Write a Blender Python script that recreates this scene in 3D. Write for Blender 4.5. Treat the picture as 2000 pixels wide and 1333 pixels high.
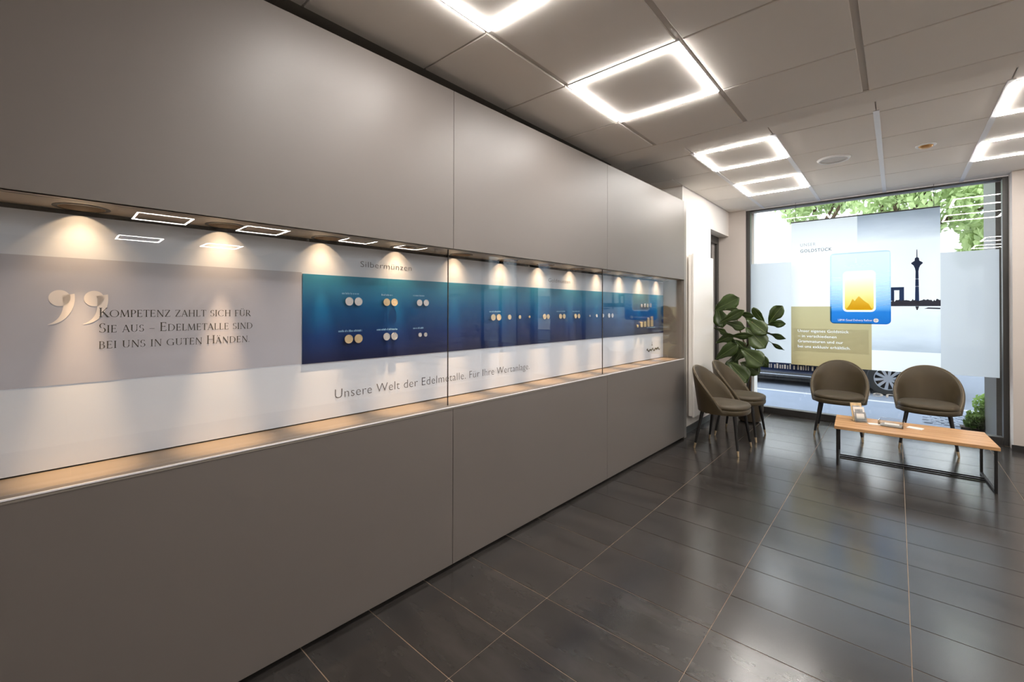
import bpy, bmesh, math, random
from mathutils import Matrix, Vector, Euler
random.seed(7)
PI = math.pi
scene = bpy.context.scene
COL = scene.collection
for o in list(bpy.data.objects):
    bpy.data.objects.remove(o)

# ------------------------------------------------------------------ camera
cam_d = bpy.data.cameras.new('camera')
cam = bpy.data.objects.new('camera', cam_d); COL.objects.link(cam)
F_PX, CY_PX = 852.563, 599.733
YAW, PITCH, ROLL, CAM_H = 0.72253, 0.00669, 0.00204, 1.38862
fw = Vector((-math.sin(YAW)*math.cos(PITCH), math.cos(YAW)*math.cos(PITCH), math.sin(PITCH)))
rt = Vector((math.cos(YAW), math.sin(YAW), 0)); up = rt.cross(fw)
r2 = math.cos(ROLL)*rt + math.sin(ROLL)*up; u2 = -math.sin(ROLL)*rt + math.cos(ROLL)*up
cam.matrix_world = Matrix(((r2.x, u2.x, -fw.x, 0), (r2.y, u2.y, -fw.y, 0), (r2.z, u2.z, -fw.z, CAM_H), (0, 0, 0, 1)))
cam_d.sensor_fit = 'HORIZONTAL'; cam_d.sensor_width = 36.0
cam_d.lens = F_PX/2000*36.0
cam_d.shift_y = -(666.5-CY_PX)/2000
cam_d.clip_start = 0.05; cam_d.clip_end = 200
scene.camera = cam

# ------------------------------------------------------------------ sky, exposure
world = bpy.data.worlds.new('overcast_sky'); scene.world = world
world.use_nodes = True
bgn = world.node_tree.nodes['Background']
bgn.inputs['Color'].default_value = (0.86, 0.93, 1.0, 1)
bgn.inputs['Strength'].default_value = 4.1
LED = 80.0            # LED frames of the ceiling
SPOT = 1.9           # niche spotlights: wide halo of the beam, watt
SPOT_MID = 6.8
SPOT_CORE = 96.0     # narrow core of the beam
vs = scene.view_settings
scene.display_settings.display_device = 'sRGB'
vs.view_transform = 'Standard'; vs.look = 'None'; vs.gamma = 1.0; vs.use_curve_mapping = False
vs.exposure = 0.38
scene.cycles.use_denoising = True
scene.cycles.max_bounces = 7
scene.cycles.diffuse_bounces = 4
scene.cycles.glossy_bounces = 3
scene.cycles.use_adaptive_sampling = True
scene.cycles.adaptive_threshold = 0.07
scene.cycles.adaptive_min_samples = 16
scene.cycles.transparent_max_bounces = 16
scene.cycles.sample_clamp_indirect = 6.0
scene.cycles.caustics_reflective = False
scene.cycles.caustics_refractive = False

# ------------------------------------------------------------------ materials
def srgb(r, g, b):
    f = lambda c: ((c/255)/12.92 if c/255 <= 0.04045 else ((c/255+0.055)/1.055)**2.4)
    return (f(r), f(g), f(b), 1)
MATS = {}
def mat(name, col, rough=0.5, metal=0.0, noise=0.0, nscale=6.0, stretch=(1, 1, 1), bump=0.0, bscale=60.0, spec=0.5, rand=0.0, coord='Object', sheen=0.0, coat=0.0):
    m = bpy.data.materials.new(name); m.use_nodes = True
    nt = m.node_tree; b = nt.nodes['Principled BSDF']
    if len(col) == 3: col = (*col, 1)
    b.inputs['Base Color'].default_value = col
    b.inputs['Roughness'].default_value = rough; b.inputs['Metallic'].default_value = metal
    b.inputs['Specular IOR Level'].default_value = spec
    if sheen: b.inputs['Sheen Weight'].default_value = sheen; b.inputs['Sheen Roughness'].default_value = 0.4
    if coat: b.inputs['Coat Weight'].default_value = coat
    tc = nt.nodes.new('ShaderNodeTexCoord'); mp = nt.nodes.new('ShaderNodeMapping')
    mp.inputs['Scale'].default_value = stretch
    nt.links.new(tc.outputs[coord], mp.inputs['Vector'])
    if noise or rand:
        n = nt.nodes.new('ShaderNodeTexNoise'); n.inputs['Scale'].default_value = nscale
        n.inputs['Detail'].default_value = 5; n.inputs['Roughness'].default_value = 0.6
        nt.links.new(mp.outputs[0], n.inputs['Vector'])
        mr = nt.nodes.new('ShaderNodeMapRange')
        mr.inputs[1].default_value = 0.25; mr.inputs[2].default_value = 0.75
        mr.inputs[3].default_value = 1-noise; mr.inputs[4].default_value = 1+noise
        nt.links.new(n.outputs['Fac'], mr.inputs[0])
        vm = nt.nodes.new('ShaderNodeVectorMath'); vm.operation = 'SCALE'
        vm.inputs[0].default_value = col[:3]
        out = mr.outputs[0]
        if rand:
            oi = nt.nodes.new('ShaderNodeObjectInfo')
            m2 = nt.nodes.new('ShaderNodeMapRange'); m2.inputs[3].default_value = 1-rand; m2.inputs[4].default_value = 1+rand
            nt.links.new(oi.outputs['Random'], m2.inputs[0])
            mm = nt.nodes.new('ShaderNodeMath'); mm.operation = 'MULTIPLY'
            nt.links.new(mr.outputs[0], mm.inputs[0]); nt.links.new(m2.outputs[0], mm.inputs[1]); out = mm.outputs[0]
            ad = nt.nodes.new('ShaderNodeVectorMath'); ad.operation = 'MULTIPLY_ADD'
            cb = nt.nodes.new('ShaderNodeCombineXYZ')
            nt.links.new(oi.outputs['Random'], cb.inputs[0]); nt.links.new(oi.outputs['Random'], cb.inputs[1])
            ad.inputs[1].default_value = (37, 53, 0)
            nt.links.new(cb.outputs[0], ad.inputs[0]); nt.links.new(mp.outputs[0], ad.inputs[2])
            nt.links.new(ad.outputs[0], n.inputs['Vector'])
        nt.links.new(out, vm.inputs['Scale']); nt.links.new(vm.outputs[0], b.inputs['Base Color'])
    if bump:
        n2 = nt.nodes.new('ShaderNodeTexNoise'); n2.inputs['Scale'].default_value = bscale; n2.inputs['Detail'].default_value = 4
        nt.links.new(mp.outputs[0], n2.inputs['Vector'])
        bp = nt.nodes.new('ShaderNodeBump'); bp.inputs['Strength'].default_value = bump; bp.inputs['Distance'].default_value = 0.002
        nt.links.new(n2.outputs['Fac'], bp.inputs['Height']); nt.links.new(bp.outputs[0], b.inputs['Normal'])
    MATS[name] = m; return m
def emis(name, col, st):
    m = bpy.data.materials.new(name); m.use_nodes = True; nt = m.node_tree; nt.nodes.clear()
    e = nt.nodes.new('ShaderNodeEmission'); e.inputs[0].default_value = (*col[:3], 1); e.inputs[1].default_value = st
    o = nt.nodes.new('ShaderNodeOutputMaterial'); nt.links.new(e.outputs[0], o.inputs[0]); MATS[name] = m; return m
def glass(name, tint=(1, 1, 1), refl=1.0, ior=1.5):
    m = bpy.data.materials.new(name); m.use_nodes = True; nt = m.node_tree; nt.nodes.clear()
    t = nt.nodes.new('ShaderNodeBsdfTransparent'); t.inputs[0].default_value = (*tint, 1)
    g = nt.nodes.new('ShaderNodeBsdfGlossy'); g.inputs['Roughness'].default_value = 0.0
    # Schlick reflectance, the same on both faces of the sheet
    ge = nt.nodes.new('ShaderNodeNewGeometry'); dt = nt.nodes.new('ShaderNodeVectorMath'); dt.operation = 'DOT_PRODUCT'
    nt.links.new(ge.outputs['Normal'], dt.inputs[0]); nt.links.new(ge.outputs['Incoming'], dt.inputs[1])
    ab = nt.nodes.new('ShaderNodeMath'); ab.operation = 'ABSOLUTE'; nt.links.new(dt.outputs['Value'], ab.inputs[0])
    om = nt.nodes.new('ShaderNodeMath'); om.operation = 'SUBTRACT'; om.inputs[0].default_value = 1.0; nt.links.new(ab.outputs[0], om.inputs[1])
    pw = nt.nodes.new('ShaderNodeMath'); pw.operation = 'POWER'; pw.inputs[1].default_value = 5.0; nt.links.new(om.outputs[0], pw.inputs[0])
    f0 = ((ior-1)/(ior+1))**2
    fr = nt.nodes.new('ShaderNodeMath'); fr.operation = 'MULTIPLY_ADD'; fr.inputs[1].default_value = 1-f0; fr.inputs[2].default_value = f0; nt.links.new(pw.outputs[0], fr.inputs[0])
    mu = nt.nodes.new('ShaderNodeMath'); mu.operation = 'MULTIPLY'; mu.inputs[1].default_value = refl; mu.use_clamp = True
    mx = nt.nodes.new('ShaderNodeMixShader'); o = nt.nodes.new('ShaderNodeOutputMaterial')
    nt.links.new(fr.outputs[0], mu.inputs[0]); nt.links.new(mu.outputs[0], mx.inputs[0])
    nt.links.new(t.outputs[0], mx.inputs[1]); nt.links.new(g.outputs[0], mx.inputs[2]); nt.links.new(mx.outputs[0], o.inputs[0])
    MATS[name] = m; return m
def film(name, ramp, axis=2, lo=0.0, hi=1.0, trans=0.6, clear=0.0, wave=None, noise=0.0, nsc=3.0):
    """translucent printed film; colour ramp along an object axis"""
    m = bpy.data.materials.new(name); m.use_nodes = True; nt = m.node_tree; nt.nodes.clear()
    o = nt.nodes.new('ShaderNodeOutputMaterial')
    d = nt.nodes.new('ShaderNodeBsdfDiffuse'); t = nt.nodes.new('ShaderNodeBsdfTranslucent')
    mx = nt.nodes.new('ShaderNodeMixShader'); mx.inputs[0].default_value = trans
    tc = nt.nodes.new('ShaderNodeTexCoord'); sp = nt.nodes.new('ShaderNodeSeparateXYZ')
    nt.links.new(tc.outputs['Object'], sp.inputs[0])
    mr = nt.nodes.new('ShaderNodeMapRange'); mr.inputs[1].default_value = lo; mr.inputs[2].default_value = hi
    nt.links.new(sp.outputs[axis], mr.inputs[0])
    fac = mr.outputs[0]
    if noise:
        n = nt.nodes.new('ShaderNodeTexNoise'); n.inputs['Scale'].default_value = nsc; n.inputs['Detail'].default_value = 5
        mp = nt.nodes.new('ShaderNodeMapping'); mp.inputs['Scale'].default_value = (0.6, 1, 2.2)
        nt.links.new(tc.outputs['Object'], mp.inputs[0]); nt.links.new(mp.outputs[0], n.inputs['Vector'])
        ma = nt.nodes.new('ShaderNodeMath'); ma.operation = 'MULTIPLY_ADD'; ma.inputs[1].default_value = noise
        nt.links.new(n.outputs['Fac'], ma.inputs[0]); nt.links.new(fac, ma.inputs[2])
        sb = nt.nodes.new('ShaderNodeMath'); sb.operation = 'SUBTRACT'; sb.inputs[1].default_value = noise*0.5
        nt.links.new(ma.outputs[0], sb.inputs[0]); fac = sb.outputs[0]
    cr = nt.nodes.new('ShaderNodeValToRGB')
    el = cr.color_ramp.elements
    while len(el) > 1: el.remove(el[-1])
    el[0].position = ramp[0][0]; el[0].color = ramp[0][1]
    for p, c in ramp[1:]:
        e = el.new(p); e.color = c
    nt.links.new(fac, cr.inputs[0])
    nt.links.new(cr.outputs[0], d.inputs[0]); nt.links.new(cr.outputs[0], t.inputs[0])
    nt.links.new(d.outputs[0], mx.inputs[1]); nt.links.new(t.outputs[0], mx.inputs[2])
    last = mx.outputs[0]
    if clear:
        tr = nt.nodes.new('ShaderNodeBsdfTransparent'); m2 = nt.nodes.new('ShaderNodeMixShader'); m2.inputs[0].default_value = clear
        nt.links.new(last, m2.inputs[1]); nt.links.new(tr.outputs[0], m2.inputs[2]); last = m2.outputs[0]
    nt.links.new(last, o.inputs[0]); MATS[name] = m; return m
def rampmat(name, ramp, axis, lo, hi, rough=0.35):
    m = mat(name, (0.5, 0.5, 0.5), rough); nt = m.node_tree
    tc = nt.nodes.new('ShaderNodeTexCoord'); sp = nt.nodes.new('ShaderNodeSeparateXYZ'); nt.links.new(tc.outputs['Object'], sp.inputs[0])
    mr = nt.nodes.new('ShaderNodeMapRange'); mr.inputs[1].default_value = lo; mr.inputs[2].default_value = hi; nt.links.new(sp.outputs[axis], mr.inputs[0])
    cr = nt.nodes.new('ShaderNodeValToRGB'); el = cr.color_ramp.elements
    while len(el) > 1: el.remove(el[-1])
    el[0].position = ramp[0][0]; el[0].color = ramp[0][1]
    for p, c in ramp[1:]: el.new(p).color = c
    nt.links.new(mr.outputs[0], cr.inputs[0]); nt.links.new(cr.outputs[0], nt.nodes['Principled BSDF'].inputs['Base Color'])
    nt.nodes['Principled BSDF'].inputs['Specular IOR Level'].default_value = 0.2
    return m
def woodmat(name):
    m = mat(name, (0.4, 0.2, 0.08), 0.42); nt = m.node_tree; b = nt.nodes['Principled BSDF']
    tc = nt.nodes.new('ShaderNodeTexCoord'); mp = nt.nodes.new('ShaderNodeMapping'); mp.inputs['Scale'].default_value = (1.2, 22, 8)
    oi = nt.nodes.new('ShaderNodeObjectInfo'); nt.links.new(tc.outputs['Object'], mp.inputs[0])
    n = nt.nodes.new('ShaderNodeTexNoise'); n.noise_dimensions = '4D'; n.inputs['Scale'].default_value = 2.4; n.inputs['Detail'].default_value = 7; n.inputs['Distortion'].default_value = 0.6
    ml = nt.nodes.new('ShaderNodeMath'); ml.operation = 'MULTIPLY'; ml.inputs[1].default_value = 40
    nt.links.new(oi.outputs['Random'], ml.inputs[0]); nt.links.new(ml.outputs[0], n.inputs['W']); nt.links.new(mp.outputs[0], n.inputs['Vector'])
    cr = nt.nodes.new('ShaderNodeValToRGB'); el = cr.color_ramp.elements
    el[0].position = 0.3; el[0].color = srgb(162, 114, 68); el[1].position = 0.72; el[1].color = srgb(212, 168, 120)
    nt.links.new(n.outputs['Fac'], cr.inputs[0]); nt.links.new(cr.outputs[0], b.inputs['Base Color']); return m

mat('cabinet_laminate', srgb(110, 103, 98), 0.42, noise=0.015, nscale=3, bump=0.02, bscale=300)
mat('cabinet_edge', srgb(128, 121, 113), 0.35)
mat('shelf_board', srgb(110, 100, 89), 0.35)
mat('soffit_board', srgb(186, 172, 152), 0.4)
mat('black_gap', (0.008, 0.008, 0.008), 0.9)
mat('gap_shade_trim', srgb(150, 144, 136), 0.8, noise=0.02)  # ceiling strip above the cabinets, shade of the gap put into its colour
mat('wall_taupe', srgb(124, 117, 110), 0.7, noise=0.02, nscale=3)
mat('wall_paint_lit', srgb(238, 232, 226), 0.75, noise=0.01, nscale=4)  # lit copy of the wall paint; also lets the unseen back wall bounce light
mat('wall_paint_dim', srgb(192, 183, 176), 0.75, noise=0.012, nscale=4, bump=0.03, bscale=180)  # dimmer copy of the wall paint, weaker light on the piers put into colour
mat('ceiling_panel', srgb(243, 236, 228), 0.85, noise=0.012, nscale=3, bump=0.06, bscale=400)
mat('ceiling_groove', srgb(220, 213, 205), 0.8, noise=0.01)
mat('plaster_band', srgb(243, 236, 228), 0.85, noise=0.012, nscale=2)
mat('profile_white', srgb(240, 238, 240), 0.4, noise=0.01)
mat('floor_tile', srgb(53, 50, 48), 0.20, noise=0.45, nscale=2.2, stretch=(1, 3.2, 1), rand=0.10, spec=0.75)
mat('floor_tile_bounce', srgb(206, 199, 191), 0.3, noise=0.05, nscale=2)  # unseen part of the floor, made pale to bounce light onto the ceiling
mat('grout', srgb(160, 140, 122), 0.85, noise=0.12, nscale=8)
mat('baseboard_black', srgb(40, 39, 38), 0.4)
mat('frame_dark', srgb(62, 60, 58), 0.38, metal=0.2)
mat('radiator_white', srgb(240, 236, 230), 0.22, noise=0.005)
mat('print_white', srgb(207, 214, 227), 0.34, noise=0.006)
mat('print_grey', srgb(174, 176, 189), 0.34, noise=0.006)
mat('print_quote', srgb(222, 216, 214), 0.4)
mat('ink_dark', srgb(74, 72, 70), 0.5)
mat('ink_grey', srgb(84, 85, 94), 0.5)
mat('ink_pale', srgb(118, 160, 196), 0.5)
mat('silver', srgb(226, 226, 230), 0.26, metal=0.75, noise=0.08, nscale=90)
mat('gold', srgb(242, 220, 182), 0.26, metal=0.75, noise=0.10, nscale=90)
mat('velvet', srgb(63, 52, 31), 0.55, noise=0.16, nscale=5, bump=0.10, bscale=500, sheen=0.12)
mat('velvet_piping', srgb(112, 96, 70), 0.5, noise=0.05, sheen=0.4)
mat('leg_black', srgb(26, 25, 25), 0.35)
mat('brass', srgb(228, 206, 170), 0.28, metal=0.9)
mat('steel_black', srgb(34, 33, 33), 0.45, metal=0.3)
mat('paper_white', srgb(236, 230, 222), 0.5)
mat('paper_photo', srgb(150, 150, 150), 0.4, noise=0.5, nscale=30)
mat('paper_warm', srgb(206, 176, 130), 0.4, noise=0.35, nscale=24)
mat('leaf', srgb(52, 70, 24), 0.38, noise=0.28, nscale=7, spec=0.6)
mat('leaf_rib', srgb(120, 136, 84), 0.5)
mat('bark', srgb(84, 66, 48), 0.85, noise=0.3, nscale=20)
mat('pot', srgb(64, 54, 40), 0.5, noise=0.08)
mat('soil', srgb(48, 38, 30), 0.95, noise=0.3, nscale=40)
mat('speaker_white', srgb(252, 252, 252), 0.45)
mat('speaker_mesh', srgb(222, 220, 218), 0.7, bump=0.3, bscale=900)
mat('detector_brass', srgb(196, 150, 96), 0.35, metal=0.6)
mat('lamp_ring', srgb(60, 52, 42), 0.35, metal=0.5)
mat('can_dark', srgb(48, 40, 32), 0.4)
mat('paving', srgb(97, 107, 124), 0.8, noise=0.08, nscale=2.5, bump=0.1, bscale=20)
mat('cobble', srgb(104, 113, 128), 0.75, rand=0.18, noise=0.1, nscale=12)
mat('kerb_stone', srgb(150, 152, 156), 0.8, noise=0.1)
mat('asphalt', srgb(92, 100, 114), 0.85, noise=0.1, nscale=5)
mat('stone_dark', srgb(74, 72, 70), 0.45, noise=0.12, nscale=14)
mat('facade', srgb(242, 240, 236), 0.85, noise=0.02)
mat('facade_window', srgb(176, 184, 196), 0.3)
mat('car_paint', srgb(30, 36, 56), 0.16, coat=0.6)
mat('car_plastic', srgb(36, 37, 40), 0.5)
mat('tyre', srgb(26, 26, 27), 0.8)
mat('alloy', srgb(196, 200, 206), 0.28, metal=0.85)
mat('chrome', srgb(220, 222, 226), 0.12, metal=1.0)
mat('lamp_red', srgb(150, 20, 20), 0.2)
mat('sign_white', srgb(245, 245, 245), 0.5)
mat('window_navy', srgb(34, 52, 96), 0.4)
mat('door_blind', srgb(168, 162, 158), 0.6)
woodmat('oak')
emis('led', (1.0, 0.955, 0.905), LED)
emis('spot_lens', (1.0, 0.72, 0.42), 6.0)
glass('showcase_glass', (0.985, 0.99, 0.99), 0.72, 1.52)
glass('window_glass', (0.98, 0.99, 0.985), 0.9, 1.5)
glass('acrylic', (0.93, 0.95, 0.96), 1.6, 1.5)
glass('car_glass', (0.25, 0.28, 0.3), 1.5, 1.5)
W_ = lambda r, g, b: srgb(r, g, b)
film('tree_leaf', [(0, srgb(86, 112, 58)), (1, srgb(188, 206, 150))], 2, 0.3, 0.7, trans=0.5, noise=1.0, nsc=1.3)
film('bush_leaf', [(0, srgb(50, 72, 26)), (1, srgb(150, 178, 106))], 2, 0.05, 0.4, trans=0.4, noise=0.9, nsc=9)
film('frosted_film', [(0, W_(206, 209, 213)), (1, W_(206, 209, 213))], trans=0.88, clear=0.03)
film('poster_white', [(0, W_(236, 237, 238)), (1, W_(236, 237, 238))], trans=0.90)
film('poster_sky', [(0, W_(236, 238, 240)), (0.30, W_(236, 239, 242)), (0.62, W_(196, 202, 212)), (1, W_(160, 168, 178))], 2, 2.02, 2.54, trans=0.90, noise=0.55, nsc=2.2)
film('poster_water', [(0, W_(184, 192, 202)), (0.35, W_(214, 221, 230)), (1, W_(236, 239, 242))], 2, 0.90, 1.44, trans=0.90, noise=0.4, nsc=5)
film('poster_gold', [(0, W_(176, 158, 116)), (1, W_(190, 180, 140))], 2, 0.68, 1.44, trans=0.80)
film('poster_card', [(0, W_(36, 108, 184)), (0.16, W_(44, 122, 200)), (0.2, W_(90, 156, 216)), (0.36, W_(166, 202, 238)), (0.6, W_(206, 230, 252)), (1, W_(220, 240, 255))], 2, 1.235, 2.10, trans=0.88)
film('poster_ingot', [(0, W_(226, 190, 60)), (0.25, W_(240, 214, 120)), (0.6, W_(252, 230, 180)), (1, W_(250, 246, 236))], 2, 1.40, 1.84, trans=0.88)
film('poster_ink', [(0, W_(58, 58, 66)), (1, W_(58, 58, 66))], trans=0.4)
film('poster_navy', [(0, W_(44, 60, 92)), (1, W_(40, 44, 58))], 2, 1.5, 2.0, trans=0.4)
film('poster_text', [(0, W_(160, 158, 160)), (1, W_(160, 158, 160))], trans=0.5)
film('poster_line', [(0, W_(236, 244, 252)), (1, W_(246, 250, 252))], trans=0.88)
film('poster_peak', [(0, W_(226, 186, 70)), (1, W_(236, 206, 120))], 2, 1.40, 1.56, trans=0.9)
rampmat('print_blue', [(0, srgb(20, 26, 62)), (0.3, srgb(6, 42, 98)), (0.62, srgb(4, 78, 130)), (1, srgb(56, 134, 168))], 2, 1.138, 1.552, 0.3)

# ------------------------------------------------------------------ mesh helpers
class MB:
    def __init__(s): s.v = []; s.f = []
    def add(s, vs, fs):
        n = len(s.v); s.v += [tuple(v) for v in vs]; s.f += [tuple(i+n for i in f) for f in fs]; return s
    def box(s, x0, x1, y0, y1, z0, z1):
        return s.add([(x0, y0, z0), (x1, y0, z0), (x1, y1, z0), (x0, y1, z0), (x0, y0, z1), (x1, y0, z1), (x1, y1, z1), (x0, y1, z1)],
                     [(0, 3, 2, 1), (4, 5, 6, 7), (0, 1, 5, 4), (1, 2, 6, 5), (2, 3, 7, 6), (3, 0, 4, 7)])
    def tube(s, pts, rad, n=10, cap=True):
        pts = [Vector(p) for p in pts]
        if not hasattr(rad, '__len__'): rad = [rad]*len(pts)
        rings = []
        for i, p in enumerate(pts):
            d = (pts[min(i+1, len(pts)-1)]-pts[max(i-1, 0)]).normalized()
            a = d.orthogonal() if abs(d.z) < 0.9 else Vector((1, 0, 0)); a = (a-d*a.dot(d)).normalized(); b = d.cross(a)
            rings.append([p+a*rad[i]*math.cos(2*PI*k/n)+b*rad[i]*math.sin(2*PI*k/n) for k in range(n)])
        vs = [v for r in rings for v in r]
        fs = [(i*n+k, i*n+(k+1) % n, (i+1)*n+(k+1) % n, (i+1)*n+k) for i in range(len(pts)-1) for k in range(n)]
        if cap: fs += [tuple(range(n-1, -1, -1)), tuple((len(pts)-1)*n+k for k in range(n))]
        return s.add(vs, fs)
    def lathe(s, prof, n=32, c=(0, 0, 0), axis='z', close=False):
        vs = []
        for (r, z) in prof:
            for k in range(n):
                a = 2*PI*k/n; x, y = r*math.cos(a), r*math.sin(a)
                vs.append((c[0]+x, c[1]+y, c[2]+z) if axis == 'z' else (c[0]+x, c[1]+z, c[2]+y))
        m = len(prof); fs = []
        for i in range(m-1 if not close else m):
            j = (i+1) % m
            for k in range(n):
                q = (i*n+k, i*n+(k+1) % n, j*n+(k+1) % n, j*n+k)
                fs.append(q if axis == 'z' else q[::-1])
        if not close:
            a, b = tuple(range(n-1, -1, -1)), tuple((m-1)*n+k for k in range(n))
            fs += [a, b] if axis == 'z' else [a[::-1], b[::-1]]
        return s.add(vs, fs)
    def prism(s, poly, y0, y1):
        """outline given as (x,z); extruded in y"""
        n = len(poly); vs = [(x, y0, z) for x, z in poly]+[(x, y1, z) for x, z in poly]
        fs = [tuple(range(n)), tuple(range(2*n-1, n-1, -1))]+[(i, i+n, (i+1) % n+n, (i+1) % n) for i in range(n)]
        return s.add(vs, fs)
    def mesh(s, name):
        me = bpy.data.meshes.new(name); me.from_pydata(s.v, [], s.f); me.validate(); me.update(); return me
    def build(s, name, m, parent=None, smooth=False, bevel=0.0, seg=2):
        me = s.mesh(name)
        if bevel or True:
            bm = bmesh.new(); bm.from_mesh(me)
            bmesh.ops.recalc_face_normals(bm, faces=bm.faces)
            if bevel:
                es = [e for e in bm.edges if len(e.link_faces) == 2 and e.calc_face_angle(0) > 0.6]
                bmesh.ops.bevel(bm, geom=es, offset=bevel, segments=seg, affect='EDGES', profile=0.5)
            bm.to_mesh(me); bm.free()
        return link(name, me, m, parent, smooth)
def link(name, me, m, parent=None, smooth=False):
    if m and not len(me.materials): me.materials.append(MATS[m] if isinstance(m, str) else m)
    if smooth:
        for p in me.polygons: p.use_smooth = True
        if smooth == 'auto':
            try: me.set_sharp_from_angle(angle=0.7)
            except Exception: pass
    o = bpy.data.objects.new(name, me); COL.objects.link(o)
    if parent: o.parent = parent
    return o
def box(name, m, b, parent=None, bevel=0.0, seg=2): return MB().box(*b).build(name, m, parent, bevel=bevel, seg=seg)
def tag(o, label, cat, group=None):
    o['label'] = label; o['category'] = cat
    if group: o['group'] = group
    return o
def thing(name, label, cat, loc=(0, 0, 0), rz=0.0, group=None):
    o = bpy.data.objects.new(name, None); COL.objects.link(o); o.empty_display_size = 0.05
    o.location = loc; o.rotation_euler = (0, 0, rz); return tag(o, label, cat, group)
def struct(o): o['kind'] = 'structure'; return o
def copy_tree(o, parent=None):
    c = o.copy(); COL.objects.link(c); c.parent = parent
    for ch in list(o.children): copy_tree(ch, c)
    return c
def flat(name, polys, m, parent, y, thick=0.0):
    """flat print: polygons given as (x,z) in plane y, facing -y"""
    b = MB()
    for p in polys:
        n = len(p)
        ar = sum(p[i][0]*p[(i+1) % n][1]-p[(i+1) % n][0]*p[i][1] for i in range(n))
        if ar < 0: p = p[::-1]
        if thick: b.prism([(x, z) for x, z in p], y, y+thick)
        else: b.add([(x, y, z) for x, z in p], [tuple(range(n))])
    me = b.mesh(name)
    return link(name, me, m, parent)
def rrect(x0, x1, z0, z1, r, n=6):
    pts = []
    for cx, cz, a0 in ((x1-r, z1-r, 0), (x0+r, z1-r, 90), (x0+r, z0+r, 180), (x1-r, z0+r, 270)):
        for k in range(n+1):
            a = math.radians(a0+90*k/n); pts.append((cx+r*math.cos(a), cz+r*math.sin(a)))
    return pts
def text(name, s, m, parent, x0, x1, zbase, cap, y, thin=0.0, mirror=False, space=1.0):
    """lettering in plane y; width x0..x1, capital height cap"""
    cu = bpy.data.curves.new(name, 'FONT'); cu.body = s; cu.size = 1.0; cu.offset = -thin; cu.space_character = space
    cu.resolution_u = 3
    to = bpy.data.objects.new(name, cu); COL.objects.link(to)
    dg = bpy.context.evaluated_depsgraph_get(); me = bpy.data.meshes.new_from_object(to.evaluated_get(dg))
    bpy.data.objects.remove(to); bpy.data.curves.remove(cu)
    xs = [v.co.x for v in me.vertices]; a, b = min(xs), max(xs)
    kx = (x1-x0)/(b-a); kz = cap/0.73
    for v in me.vertices:
        X = (v.co.x-a)*kx
        v.co = ((x1-X) if mirror else (x0+X), y, zbase+v.co.y*kz)
    me.name = name; me.materials.clear(); me.update()
    return link(name, me, m, parent)

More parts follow.
